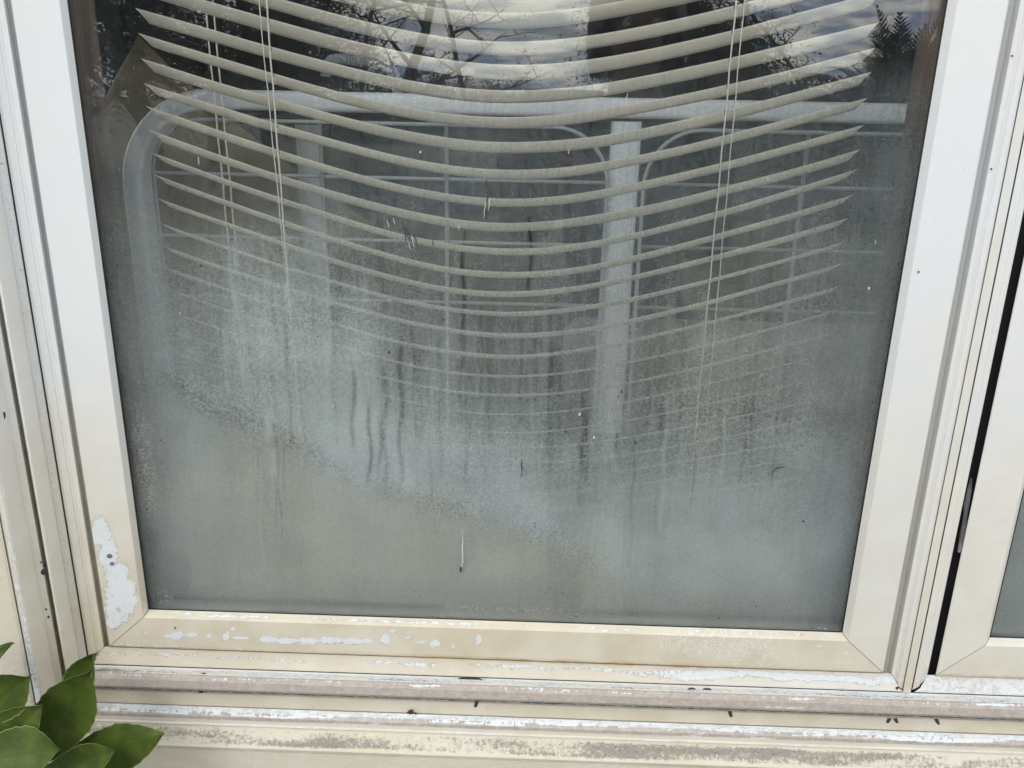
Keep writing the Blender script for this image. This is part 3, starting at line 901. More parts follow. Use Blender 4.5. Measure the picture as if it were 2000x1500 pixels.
def film(rect, parent, first=True):
    x0, x1, z0, z1 = rect
    nx, nz = (640, 400) if first else (60, 60)
    X = np.linspace(x0 - 0.005, x1 + 0.005, nx)
    Z = np.linspace(z0 - 0.009, z1 - 0.001, nz)
    XX, ZZ = np.meshgrid(X, Z, indexing='ij')
    Y = 0.0060
    V = np.stack([XX, np.full_like(XX, Y), ZZ], -1).reshape(-1, 3)
    x, z = V[:, 0], V[:, 2]
    if first:
        px, py = PX(x, V[:, 1], z)
        u = (x - x0) / (x1 - x0)
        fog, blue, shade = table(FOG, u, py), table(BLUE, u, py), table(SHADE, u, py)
        R = random.Random(77)
        for q in range(110):
            cx, w_, ya, ln = R.uniform(420, 1560), R.uniform(1.6, 4.5), R.uniform(380, 860), R.uniform(60, 300)
            am = R.choice((-1, -1, -1, 1)) * R.uniform(.04, .15)
            wob = cx + 2.2 * np.sin(py * 0.05 + q) - (cx - 960) * (py - ya) * 0.00014
            kk = np.exp(-((px - wob) / w_) ** 2) * sm(ya, ya + 40, py) * sm(ya + ln, ya + ln - 8, py)
            fog = fog + am * kk
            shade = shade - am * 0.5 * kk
        grain = np.full(len(x), 0.25)
        lime = np.zeros(len(x))
        # gritty tide line running down to the right
        tide = [(330, 740), (400, 790), (500, 830), (590, 870), (650, 910), (720, 945), (800, 968), (900, 1000)]
        d = seg_dist(px, py, tide)
        k = np.exp(-(d / 20) ** 2)
        shade += 0.09 * k * (0.6 + 0.9 * fnoise(x * 25, z * 25, 8.0, 4)); grain += 0.7 * k; fog -= 0.08 * k
        tide2 = [(900, 985), (1000, 1015), (1080, 1050), (1150, 1095), (1230, 1130), (1330, 1150)]
        d = seg_dist(px, py, tide2); grain += 0.6 * np.exp(-(d / 30) ** 2); blue += 0.3 * np.exp(-(d / 30) ** 2)
        # the tide line parts a bluish chalky zone above from the grey-green zone below
        tx = [150, 330, 400, 500, 590, 650, 720, 800, 900, 1000, 1080, 1150, 1230, 1330, 1450]
        ty = [730, 745, 790, 830, 870, 910, 945, 968, 985, 1015, 1050, 1095, 1130, 1155, 1175]
        dy = py - (np.interp(px, tx, ty) + 26 * fnoise(x * 26, z * 26, 11.0, 5) + 14 * fnoise(x * 8, z * 8, 1.0, 3))
        inx = sm(1480, 1380, px)
        below = sm(-14, 32, dy) * inx
        blue = blue * (1 - 0.62 * below)
        band = np.exp(-((dy + 45) / 55) ** 2) * inx * (dy < 10)
        band = band * (1 - 0.6 * sm(1000, 1250, px))
        blue += 0.25 * band
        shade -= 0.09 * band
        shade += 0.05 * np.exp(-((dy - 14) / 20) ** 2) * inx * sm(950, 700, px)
        grain += 0.5 * np.exp(-(dy / 26) ** 2) * inx
        # chalky bloom left of centre
        k = np.exp(-((px - 560) / 170) ** 2 - ((py - 690) / 190) ** 2) * (1 - below)
        lime += 0.30 * k * (0.6 + 0.8 * np.clip(fnoise(x * 40, z * 14, 2.0, 5), -1, 1))
        grain += 0.5 * k
        # band of beads right of centre
        k = np.exp(-((px - 1430) / 190) ** 2 - ((py - 800) / 110) ** 2)
        grain += 0.9 * k
        k = np.exp(-((px - 1000) / 230) ** 2 - ((py - 890) / 90) ** 2); grain += 0.5 * k
        # wiped vertical runs
        for (cx, w, ya, yb, am) in ((690, 5, 700, 900, .30), (722, 4, 760, 960, .36), (742, 4, 800, 940, .30), (752, 5, 700, 960, .22),
                                    (783, 5, 640, 960, .28), (905, 3.5, 430, 690, .30), (912, 4, 690, 960, .14), (1035, 3.5, 400, 600, .34),
                                    (955, 5, 600, 900, .10), (1075, 6, 650, 950, .10), (1140, 6, 700, 1000, .08), (860, 5, 500, 940, .12),
                                    (1210, 5, 650, 940, .10), (650, 6, 640, 830, .10), (1290, 6, 600, 900, .08), (820, 7, 650, 900, .10)):
            c = cx + 3 * np.sin(py * 0.045 + cx)
            k = np.exp(-((px - c) / w) ** 2) * sm(ya, ya + 50, py) * sm(yb, yb - 50, py)
            fog -= am * k
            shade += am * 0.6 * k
        for (cx, w, ya, yb, am) in ((525, 8, 790, 870, .22), (533, 5, 860, 950, .18), (640, 9, 640, 900, .06), (1040, 5, 720, 960, .10)):
            k = np.exp(-((px - cx) / w) ** 2) * sm(ya, ya + 30, py) * sm(yb, yb - 30, py)
            fog += am * k
            lime += am * k
        # lime crust along the edges
        ed = np.minimum(x - x0, x1 - x)
        k = np.exp(-((x - x0 - 0.014) / 0.010) ** 2) * sm(760, 860, py) * sm(1060, 960, py)
        lime += 0.85 * k; grain += 0.4 * k
        k = np.exp(-((z - z0 - 0.012) / 0.004) ** 2) * sm(840, 900, px) * sm(1180, 1100, px)
        lime += 0.8 * k
        k = np.exp(-((px - 320) / 22) ** 2 - ((py - 1165) / 14) ** 2); lime += 0.8 * k
        # paler strip at the very foot
        k = np.exp(-((z - z0 + 0.0025) / 0.003) ** 2)
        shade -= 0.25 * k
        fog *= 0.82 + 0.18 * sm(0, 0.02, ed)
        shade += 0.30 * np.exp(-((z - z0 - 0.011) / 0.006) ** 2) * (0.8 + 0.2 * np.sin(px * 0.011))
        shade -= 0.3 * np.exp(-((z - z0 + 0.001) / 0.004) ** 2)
        # slow unevenness
        nn = fnoise(x * 9, z * 5, 0.0, 3)
        fog = fog * (1 + 0.20 * nn * (1 - fog * 0.5))
        blue = blue + 0.35 * nn
        fog[z > 0.66] = 0.02
    else:
        fog = 0.93 - 0.5 * sm(0.15, 0.8, z)
        blue = 0.6 + 0 * x; shade = 0.30 + 0.1 * sm(0.1, 0, z); grain = 0.3 + 0 * x; lime = 0 * x
    F = gridfaces(nx, nz)
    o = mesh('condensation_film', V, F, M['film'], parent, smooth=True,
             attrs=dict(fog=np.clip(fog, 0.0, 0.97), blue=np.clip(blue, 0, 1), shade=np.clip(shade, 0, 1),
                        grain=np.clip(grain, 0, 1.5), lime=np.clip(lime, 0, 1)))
    o['label'] = 'milky grey blue condensation film trapped between the panes'
    return o

film(R1, s1, True)
film(R2, s2, False)

# marks on the glass of the large window
def ribbon(name, pts, w, Y, mat, parent):
    ps = [P(a, b, Y) for a, b in pts]
    V = []
    n = len(ps)
    for i, p in enumerate(ps):
        a, b = ps[max(0, i - 1)], ps[min(n - 1, i + 1)]
        t = b - a
        t /= np.linalg.norm(t)
        nrm = np.array([t[2], 0, -t[0]])
        ww = w * math.sin(math.pi * (i + 0.35) / (n - 0.3)) ** 0.6
        for sgn, dy in ((-1, 0), (-0.5, -0.0003), (0.5, -0.0003), (1, 0)):
            q = p + nrm * ww * sgn
            V.append((q[0], Y + dy, q[2]))
    return mesh(name, V, gridfaces(n, 4), mat, parent, smooth=True)

YG = 0.0017
ribbon('drip_mark', [(903, 1036), (904, 1055), (903, 1075), (904, 1095), (901, 1110), (899, 1118)], 0.0008, YG, M['drip'], s1)
slot('dark_spot', 900, 1112, 2.4, 6, YG - 0.0002, M['smear'], s1)
for (x, y, l, dx, mt) in ((785, 430, 22, 6, 'smear'), (792, 445, 30, 8, 'smear'), (796, 448, 26, 9, 'smear'), (789, 452, 20, 5, 'smear'),
                          (803, 460, 24, 6, 'drip'), (797, 470, 18, 5, 'drip'), (806, 452, 26, 9, 'smear'), (768, 425, 14, 3, 'drip'), (756, 430, 16, 4, 'drip'),
                          (950, 350, 20, 0, 'smear'), (953, 372, 30, -2, 'smear'), (956, 362, 26, 0, 'smear'), (948, 395, 32, -3, 'drip'),
                          (957, 385, 26, -3, 'drip'), (951, 405, 24, -2, 'smear'), (1019, 897, 28, 0, 'smear'), (896, 438, 12, 0, 'drip'),
                          (387, 305, 18, 2, 'drip'), (1225, 182, 24, -3, 'drip'), (1711, 468, 10, -2, 'drip'), (979, 663, 14, -3, 'smear'),
                          (845, 470, 10, 1, 'smear'), (1111, 290, 12, 0, 'drip')):
    k = 5
    ribbon('scratch_mark', [(x + dx * i / k + 0.8 * math.sin(i * 2 + x), y + l * i / k) for i in range(k + 1)],
           0.0004 if mt == 'drip' else 0.0007, YG, M[mt], s1)
ribbon('hair_mark', [(1509, 928), (1510, 921), (1514, 916), (1521, 913), (1528, 912), (1534, 911)], 0.0009, YG, M['smear'], s1)
for (x, y, r) in ((760, 688, 3.6), (620, 658, 2.2), (392, 519, 4.0), (1697, 563, 4.5), (1661, 405, 3.5), (1657, 424, 4.5), (821, 297, 3.5), (861, 398, 3.6),
                  (650, 793, 3), (1105, 843, 3.5), (1132, 809, 4), (1160, 854, 4), (1241, 865, 8), (1214, 765, 5), (1208, 774, 3), (314, 860, 2),
                  (1019, 928, 2), (1045, 1022, 2), (1045, 1029, 1.8), (1038, 1037, 1.8), (1037, 1058, 1.6), (1080, 1055, 2), (1072, 1149, 1.8), (1066, 1159, 1.8),
                  (1099, 1158, 1.6), (1080, 1182, 1.8), (822, 1165, 1.5), (1125, 1204, 2), (1097, 1204, 1.5), (1569, 1018, 3), (1467, 923, 2), (1565, 870, 2),
                  (1404, 1207, 2), (1600, 1226, 2.5), (1612, 1228, 2.5), (1585, 1226, 2), (286, 995, 1.6), (1477, 1184, 2), (1127, 832, 2)):
    slot('speck_mark', x, y, min(r, 4) * 0.62, min(r, 4) * 0.75, YG, M['smear'] if rnd.random() > .12 else M['drip'], s1, 0.1, 9)
for (x, y, r) in ((667, 1113, 3), (690, 1117, 3), (703, 1134, 3), (760, 586, 2.6), (1115, 491, 2.2), (1500, 349, 4), (1615, 580, 2.2), (896, 697, 4), (388, 318, 3),
                  (261, 132, 1.8), (204, 160, 2), (187, 206, 1.8), (233, 331, 2), (352, 612, 3.5), (316, 652, 2.5), (1293, 880, 8), (1175, 190, 2)):
    slot('pale_speck', x, y, min(r, 3)*.5, min(r, 3) * 0.38, YG, M['drip'], s1, 0.2, 8)

# weep slots, screws and debris on the timber-look mouldings
casp = [o for o in casing.children]
allfr = casp + [o for o in w1.children if o.type == 'MESH'] + [o for o in s1.children]
bpy.context.view_layer.update()
def on(px, py, dflt=-0.02):
    y = seek(px, py, allfr)
    return (y if y is not None else dflt) - 0.0004
for (x, y, rx, ry) in ((918, 1326, 24, 3.4), (1351, 1346, 8, 3.2), (1381, 1347, 9, 3.4)):
    slot('weep_slot', x, y, rx, ry, on(x, y), M['dirt'], casing)
for (x, y, dx, l) in ((394, 1348, -7, 16), (931, 1370, -2, 12), (1425, 1389, 4, 12), (1737, 1403, -3, 9), (1748, 1403, 5, 9), (1828, 1404, 6, 11)):
    Y = on(x, y + 5)
    flat_poly('dark_stain', [(x - 3, y), (x + 4, y), (x + 3 + dx * .6, y + l * .6), (x + 2 + dx, y + l), (x - 3 + dx, y + l), (x - 4 + dx * .5, y + l * .5)], Y, 0.0003, M['smear'], casing)

def crumb(name, px, py, r, mat, label, cat, n=22, seed=1, group=None):
    R = random.Random(seed)
    c = P(px, py, on(px, py, -0.025) - r * 0.4)
    V, F = [], []
    for i in range(n):
        q = np.array([R.gauss(0, r * 0.8), R.gauss(0, r * .25), R.gauss(0, r * 0.42)])
        s = r * R.uniform(0.18, 0.42)
        o = len(V)
        for k in range(6):
            a = [(1, 0, 0), (-1, 0, 0), (0, 1, 0), (0, -1, 0), (0, 0, 1), (0, 0, -1)][k]
            V.append(tuple(c + q + np.array(a) * s * R.uniform(0.7, 1.3)))
        F += [tuple(o + t for t in f) for f in ((0, 2, 4), (2, 1, 4), (1, 3, 4), (3, 0, 4), (2, 0, 5), (1, 2, 5), (3, 1, 5), (0, 3, 5))]
    o = mesh(name, V, F, mat)
    return tag(o, label, cat, group)
crumb('debris', 806, 1392, 0.0048, M['rusty'], 'small reddish brown crumb of debris lying on the flaking sill', 'debris', 26, 3)
crumb('debris', 399, 1315, 0.0022, M['dirt'], 'black speck of dirt on the sill near the lower left corner', 'debris', 12, 5)
crumb('debris', 1390, 1470, 0.0016, M['dirt'], 'tiny dark crumb on the stucco below the right half of the sill', 'debris', 8, 6)
crumb('debris', 1360, 1465, 0.0014, M['dirt'], 'smaller dark crumb left of its twin on the dirty stucco slope', 'debris', 8, 9)
for (x, y, r, nm) in ((214, 1086, 5.5, 'screw_head'), (219, 1101, 4.5, 'screw_head')):
    slot(nm, x, y, r, r * 0.8, on(x, y), M['steel'], s1, 0, 12)
slot('screw_hole', 85, 1117, 5, 6, on(85, 1117), M['dirt'], casing, 0.1)
slot('screw_hole', 8, 812, 3, 8, on(8, 812), M['dirt'], casing, 0.1)
for (x, y, r) in ((1794, 531, 2), (1936, 330, 2), (1977, 109, 2), (1752, 1344, 3), (342, 1226, 1.8), (86, 1105, 2), (90, 1190, 2), (95, 1205, 2.5), (80, 1098, 2)):
    slot('nick', x, y, r, r, on(x, y), M['smear'], s1 if y == 1226 else casing, 0, 8)

# ------------------------------------------------------------------ blind
YB = 0.066
blind = empty('window_blind', (0.4, YB, 1.03), 'cream aluminium slat blind sagging in the middle, hanging behind the large clouded pane', 'blind')
cen = [1, 26, 83, 127, 177, 231, 280, 332, 388, 437, 487, 532, 570, 611, 652, 693, 735, 772, 809, 845, 876, 906, 936]
lef = {4 + i: v for i, v in enumerate([17, 65, 114, 162, 209, 254, 297, 342, 388, 436, 479, 523, 565, 607, 649, 691, 733, 775, 817])}
rig = {4 + i: v for i, v in enumerate([45, 93, 142, 193, 245, 292, 332, 381, 424, 471, 515, 559, 605, 649, 691, 736, 777, 817, 857])}
XL, XR, XM = 0.0335, 0.7655, 0.415
zc = [P(1010, v, YB)[2] for v in cen]
def tipx(py, left): return (262 + (py - 17) * 0.131) if left else (1715 - (py - 45) * 0.153)
zl = {k: P(tipx(v, True), v, YB)[2] for k, v in lef.items()}
zr = {k: P(tipx(v, False), v, YB)[2] for k, v in rig.items()}
pl_ = np.polyfit(list(zl), list(zl.values()), 1)
pr_ = np.polyfit(list(zr), list(zr.values()), 1)
def slatmesh(k, zL, zC, zR, tilt):
    n, m = 61, 7
    V = []
    w, crown, th = 0.0255, 0.0009, 0.0004
    aa = 0.4
    for side in (0, 1):
        for i in range(n):
            s = i / (n - 1)
            t = 2 * s - 1
            sag = 1 - (math.sqrt(t * t + aa * aa) - aa) / (math.sqrt(1 + aa * aa) - aa)
            chord = zL + (zR - zL) * s
            z = chord + (zC - (zL + zR) / 2) * sag + 0.0006 * math.sin(k * 1.7 + s * 9) + 0.0009 * mnoise.noise(Vector((s * 7, k * 3.3, 0)))
            x = XL + (XR - XL) * s
            for j in range(m):
                q = j / (m - 1)
                # rounded ends
                cut = 0.0025 * q ** 1.3
                xx = x + (cut if i == 0 else (-cut if i == n - 1 else 0))
                d = q * w
                tl_ = tilt + 0.05 * mnoise.noise(Vector((s * 5 + 9, k * 2.1, 4)))
                up = crown * (1 - (2 * q - 1) ** 2) + (th if side else 0)
                V.append((xx, YB + d * math.cos(tl_) + up * math.sin(tl_), z - d * math.sin(tl_) + up * math.cos(tl_)))
    F = gridfaces(n, m) + [f[::-1] for f in gridfaces(n, m, n * m)]
    o2 = n * m
    for i in range(n - 1):
        F.append((i * m, (i + 1) * m, o2 + (i + 1) * m, o2 + i * m))
        F.append((i * m + m - 1, o2 + i * m + m - 1, o2 + (i + 1) * m + m - 1, (i + 1) * m + m - 1))
    return V, F
slat_z = []
for k in range(-16, 32):
    if k < 0: zC = zc[0] + 0.0235 * (-k)
    elif k < len(zc): zC = zc[k]
    else: zC = zc[-1] - 0.021 * (k - len(zc) + 1)
    zL_, zR_ = zl.get(k, np.polyval(pl_, k)), zr.get(k, np.polyval(pr_, k))
    if k < 0:
        f = min(1, -k / 16)
        zC = zC * (1 - f) + (zL_ + zR_) / 2 * f
    if zL_ > 1.0 or zL_ < 0.02: continue
    slat_z.append((k, zL_, zC, zR_))
    V, F = slatmesh(k, zL_, zC, zR_, math.radians(29 - 0.22 * max(0, k) + 1.6 * math.sin(k * 2.3) + 0.8 * math.sin(k * 5.1)))
    mesh('slat', V, F, M['slat'], blind, smooth=True)
def sag_at(x, zL, zC, zR):
    s = (x - XL) / (XR - XL); t = 2 * s - 1; aa = .4
    sag = 1 - (math.sqrt(t * t + aa * aa) - aa) / (math.sqrt(1 + aa * aa) - aa)
    return zL + (zR - zL) * s + (zC - (zL + zR) / 2) * sag
box('head_rail', XL, XR, YB - 0.002, YB + 0.026, 1.012, 1.04, M['slat'], blind, 0.001)
box('bottom_rail', XL, XR, YB + 0.002, YB + 0.02, 0.004, 0.014, M['slat'], blind, 0.001)
def cordline(name, pxs, Y, r, zlo=0.012):
    a, b = P(*pxs[0], Y), P(*pxs[1], Y)
    d = (b - a) / (b[2] - a[2])
    pts = [tuple(a + d * (z - a[2])) for z in np.linspace(1.012, zlo, 40)]
    pts = [(p[0] + 0.0004 * math.sin(i * 1.9), p[1], p[2]) for i, p in enumerate(pts)]
    return tube(name, pts, r, M['cord'], blind, 6)
cordline('ladder_cord', ((505, 0), (553, 480)), YB - 0.0015, 0.00055)
cordline('ladder_cord', ((520, 0), (569, 630)), YB - 0.0025, 0.00085)
cordline('ladder_cord', ((1438, 0), (1355, 880)), YB - 0.0025, 0.00080)
cordline('ladder_cord', ((1454, 0), (1376, 860)), YB - 0.0015, 0.00055)
cordline('lift_cord', ((400, 0), (442, 430)), YB + 0.030, 0.0009)
cordline('lift_cord', ((415, 0), (456, 430)), YB + 0.030, 0.0009)
# small knots where each ladder passes a slat
for (pxs, sg) in ((((520, 0), (569, 630)), 1), (((1438, 0), (1355, 880)), -1)):
    a, b = P(*pxs[0], YB), P(*pxs[1], YB)
    d = (b - a) / (b[2] - a[2])
    for (k, a_, b_, c_) in slat_z:
        if k < 0 or k > 22: continue
        x = (a + d * (a_ - a[2]))[0]
        z = sag_at(x, a_, b_, c_)
        p = a + d * (z - a[2])
        V, F = tubedata([(p[0], YB - 0.0022, z + .001), (p[0] + sg * 0.0016, YB - 0.0016, z - 0.0022), (p[0] + sg * 0.0006, YB - 0.0008, z - 0.0048)], [0.0007, 0.0009, 0.0004], 5)
        mesh('cord_hook', V, F, M['steel'], blind, smooth=True)

# ------------------------------------------------------------------ the room behind
rw = mesh('room_wall', [(-1.6, 3.6, -0.85), (3.2, 3.6, -0.85), (3.2, 3.6, 1.9), (-1.6, 3.6, 1.9)], [(0, 1, 2, 3)], M['room'])
tag(rw, kind='structure')
# unseen opening added in the left side wall so daylight brightens the room
for (ya, yb, za, zb) in ((0.046, 0.25, -0.85, 1.9), (0.25, 2.6, 1.55, 1.9), (2.6, 3.6, -0.85, 1.9)):
    mesh('side_wall', [(-1.6, ya, za), (-1.6, yb, za), (-1.6, yb, zb), (-1.6, ya, zb)], [(0, 1, 2, 3)], M['room'], rw)
for (ya, yb, za, zb) in ((0.046, 0.25, -0.85, 1.9), (0.25, 2.2, 1.55, 1.9), (0.25, 2.2, -0.85, -0.1), (2.2, 3.6, -0.85, 1.9)):  # right side wall, with another unseen opening added for more daylight
    mesh('side_wall', [(3.2, ya, za), (3.2, yb, za), (3.2, yb, zb), (3.2, ya, zb)], [(3, 2, 1, 0)], M['room'], rw)
rf = mesh('room_floor', [(-1.6, 0.046, -0.85), (3.2, 0.046, -0.85), (3.2, 3.6, -0.85), (-1.6, 3.6, -0.85)], [(0, 1, 2, 3)], M['floor'])
tag(rf, kind='structure')
rc = mesh('room_ceiling', [(-1.6, 0.046, 1.9), (3.2, 0.046, 1.9), (3.2, 3.6, 1.9), (-1.6, 3.6, 1.9)], [(3, 2, 1, 0)], M['room'])
tag(rc, kind='structure')
for (a, b, c, d) in ((-1.6, -0.03, -0.85, 1.9), (1.80, 3.2, -0.85, 1.9), (-0.03, 1.80, -0.85, -0.032), (-0.03, 1.80, ZT + 0.032, 1.9), (0.861, 0.905, -0.032, ZT + 0.032)):
    box('inner_wall', a, b, 0.038 if c > -0.1 and b < 1 and a > 0 else 0.039, 0.0465, c, d, M['room'], rw)

# white metal bed end with rounded corner and wire grid panels
YF = 0.27
def pf(px, py, Y=YF): return Vector(P(px, py, Y))
bed = empty('bed_frame', tuple(P(900, 900, YF)[:2]) + (-0.85,), 'white metal bed end with rounded corner and thin wire grid, standing behind the blind', 'bed frame')
def barpath(pts, w, dp, name, mat, parent):
    """bar of rectangular section w (in the frame plane) x dp (deep) along a path in the XZ plane"""
    V = []
    n = len(pts)
    r = min(w, dp) * 0.28
    sec = []
    for (sx, sy) in ((1, 1), (-1, 1), (-1, -1), (1, -1)):
        for a in (0, 30, 60, 90):
            q = math.radians(a + {(1, 1): 0, (-1, 1): 90, (-1, -1): 180, (1, -1): 270}[(sx, sy)])
            sec.append((sx * (w / 2 - r) + r * math.cos(q), sy * (dp / 2 - r) + r * math.sin(q)))
    for i, p in enumerate(pts):
        t = (pts[min(n - 1, i + 1)] - pts[max(0, i - 1)]).normalized()
        nr = Vector((t.z, 0, -t.x))
        for (u, v) in sec:
            V.append(tuple(p + nr * u + Vector((0, v, 0))))
    F = gridfaces(n, len(sec), closev=True)
    o = mesh(name, V, F, mat, parent, smooth=True)
    return o
zb_ = P(1000, 860, YF - 0.03)[2]
A = pf(263, 420); B = pf(600, 198); zt = B.z; xl = A.x; rr = 0.112
path = [Vector((xl, YF + 0.02, zb_ + 0.001)), Vector((xl, YF + 0.02, zt - rr))]
for a in range(10, 91, 8):
    q = math.radians(a)
    path.append(Vector((xl + rr - rr * math.cos(q), YF + 0.02, zt - rr + rr * math.sin(q))))
for x in np.linspace(xl + rr + 0.02, 1.9, 24): path.append(Vector((x, YF + 0.02, zt)))
path += [Vector((1.93, YF + 0.02, zt - 0.03)), Vector((1.93, YF + 0.02, zb_ + 0.001))]
barpath(path, 0.0245, 0.045, 'frame_rail', M['white'], bed)
bb = box('bed_base', xl - 0.06, 2.05, YF - 0.03, YF + 1.1, -0.85, zb_, M['navy'], bed, 0.02)
pm_ = pf(1217, 400)
barpath([Vector((pm_.x, YF + 0.02, zt - 0.016)), Vector((pm_.x, YF + 0.02, zb_ + 0.001))], 0.038, 0.03, 'post', M['white'], bed)
wr = 0.0026
def rounded(x0, x1, z0, z1, r, y):
    pts = [Vector((x0, y, z0))]
    for a in range(0, 91, 10):
        q = math.radians(a); pts.append(Vector((x0 + r - r * math.cos(q), y, z1 - r + r * math.sin(q))))
    for x in np.linspace(x0 + r, x1 - r, 9)[1:-1]: pts.append(Vector((x, y, z1)))
    for a in range(90, -1, -10):
        q = math.radians(a); pts.append(Vector((x1 - r + r * math.cos(q), y, z1 - r + r * math.sin(q))))
    pts.append(Vector((x1, y, z0)))
    return pts
xa_ = pf(306, 400).x; xb_ = pf(1185, 380).x; xc_ = pf(1256, 380).x; zw = pf(700, 240).z
tube('wire', rounded(xa_, xb_, zb_ + 0.002, zw, 0.070, YF), wr, M['wire'], bed, 8)
tube('wire', rounded(xc_, 1.86, zb_ + 0.002, zw, 0.070, YF), wr, M['wire'], bed, 8)
for px in (627, 872, 1575):
    x = pf(px, 300).x
    tube('wire', [Vector((x, YF, zw)), Vector((x, YF, zb_ + 0.002))], wr, M['wire'], bed, 8)
for py in (349, 472, 590):
    z = pf(800, py).z
    tube('wire', [Vector((xa_, YF + 0.005, z)), Vector((xb_, YF + 0.005, z))], wr * .9, M['wire'], bed, 8)
    tube('wire', [Vector((xc_, YF + 0.005, z)), Vector((1.86, YF + 0.005, z))], wr * .9, M['wire'], bed, 8)

# mattress and blanket on the far side of the wire panel
a = P(1105, 640, 0.36); b = P(1900, 660, 0.36)
mt_ = box('pillow', a[0], 1.75, 0.36, 0.46, zb_ + 0.001, a[2], M['mattress'], None, 0.03)
tag(mt_, 'pale grey pillow standing behind the right wire panel', 'pillow')
bl = box('blanket', P(330, 500, 2.05)[0], 2.6, 2.05, 2.25, -0.85, P(900, 228, 2.05)[2], M['navy'], None, 0.06)
tag(bl, 'dark blue woven blanket draped over a couch back deep in the room', 'blanket')
# post with dark cap
cx = P(604, 300, 0.36)
col = empty('floor_lamp', (cx[0], 0.36, -0.85), 'round white lamp column with a dark cap, behind the left wire panel', 'lamp')
ztop = P(604, 243, 0.36)[2]
tube('column', [(cx[0], 0.36, -0.83), (cx[0], 0.36, ztop)], 0.0165, M['white'], col, 24)
tube('cap', [(cx[0], 0.36, ztop + 0.0005), (cx[0], 0.36, ztop + 0.004), (cx[0], 0.36, ztop + 0.009)], [0.0172, 0.0192, 0.006], M['dark'], col, 24)
tube('base', [(cx[0], 0.36, -0.85), (cx[0], 0.36, -0.835), (cx[0], 0.36, -0.82)], [0.14, 0.13, 0.02], M['white'], col, 28)
# brown cushion on its corner
def cushion(cx, cz, y, s, ang, th, mat):
    n = 25
    V = []
    for sd in (-1, 1):
        for i in range(n):
            for j in range(n):
                u, v = 2 * i / (n - 1) - 1, 2 * j / (n - 1) - 1
                puff = max(0, (1 - u ** 4) * (1 - v ** 4)) ** 0.45
                pin = 1 - 0.05 * (1 - abs(u) ** 2) * abs(v) ** 3
                pin2 = 1 - 0.05 * (1 - abs(v) ** 2) * abs(u) ** 3
                a, b = u * s / 2 * pin2, v * s / 2 * pin
                V.append((cx + a * math.cos(ang) - b * math.sin(ang), y + sd * th / 2 * puff + 0.004 * math.sin(9 * u + 5 * v), cz + a * math.sin(ang) + b * math.cos(ang)))
    F = gridfaces(n, n) + [f[::-1] for f in gridfaces(n, n, n * n)]
    return mesh('cushion', V, F, mat, None, smooth=True)
cp = P(292, 82, 0.52)
cu = cushion(cp[0] + 0.02, cp[2] - 0.30, 0.52, 0.44, math.radians(52), 0.11, M['cushion'])
tag(cu, 'large olive brown cushion standing on its corner behind the rounded bed end', 'cushion')
# ribbed white hose arching up behind
hose = [P(x, y, 0.42) for x, y in ((636, 150), (638, 128), (648, 117), (668, 115), (690, 118), (720, 121), (748, 126), (765, 138), (773, 152), (776, 175), (778, 192), (790, 200), (830, 203))]
pts = []
for i in range(len(hose) - 1):
    for k in range(8): pts.append(hose[i] * (1 - k / 8) + hose[i + 1] * k / 8)
for i in range(40):
    pts.append(hose[-1] + np.array([0.018, 0.004, 0]) * i)
V, F = tubedata([Vector(p) for p in pts], [0.0068 + 0.0011 * (i % 2) for i in range(len(pts))], 12)
ho = mesh('ribbed_hose', V, F, M['wire'], None, smooth=False)
tag(ho, 'ribbed white hose arching above the white rail, seen between the slats', 'hose')

# ------------------------------------------------------------------ outside: ground, lawn, road
GZ = -0.88
gr = mesh('lawn', [(-150, -400, GZ), (150, -400, GZ), (150, 60, GZ), (-150, 60, GZ)], [(0, 1, 2, 3)], M['grass'])
tag(gr, kind='structure')
pv = mesh('path', [(-3, -2.6, GZ + 0.004), (5, -2.6, GZ + 0.004), (5, -0.06, GZ + 0.004), (-3, -0.06, GZ + 0.004)], [(0, 1, 2, 3)], M['paving'])
tag(pv, kind='structure')
rd = mesh('road', [(-150, -17, GZ + 0.004), (150, -17, GZ + 0.004), (150, -10.5, GZ + 0.004), (-150, -10.5, GZ + 0.004)], [(0, 1, 2, 3)], M['road'])
tag(rd, kind='structure')

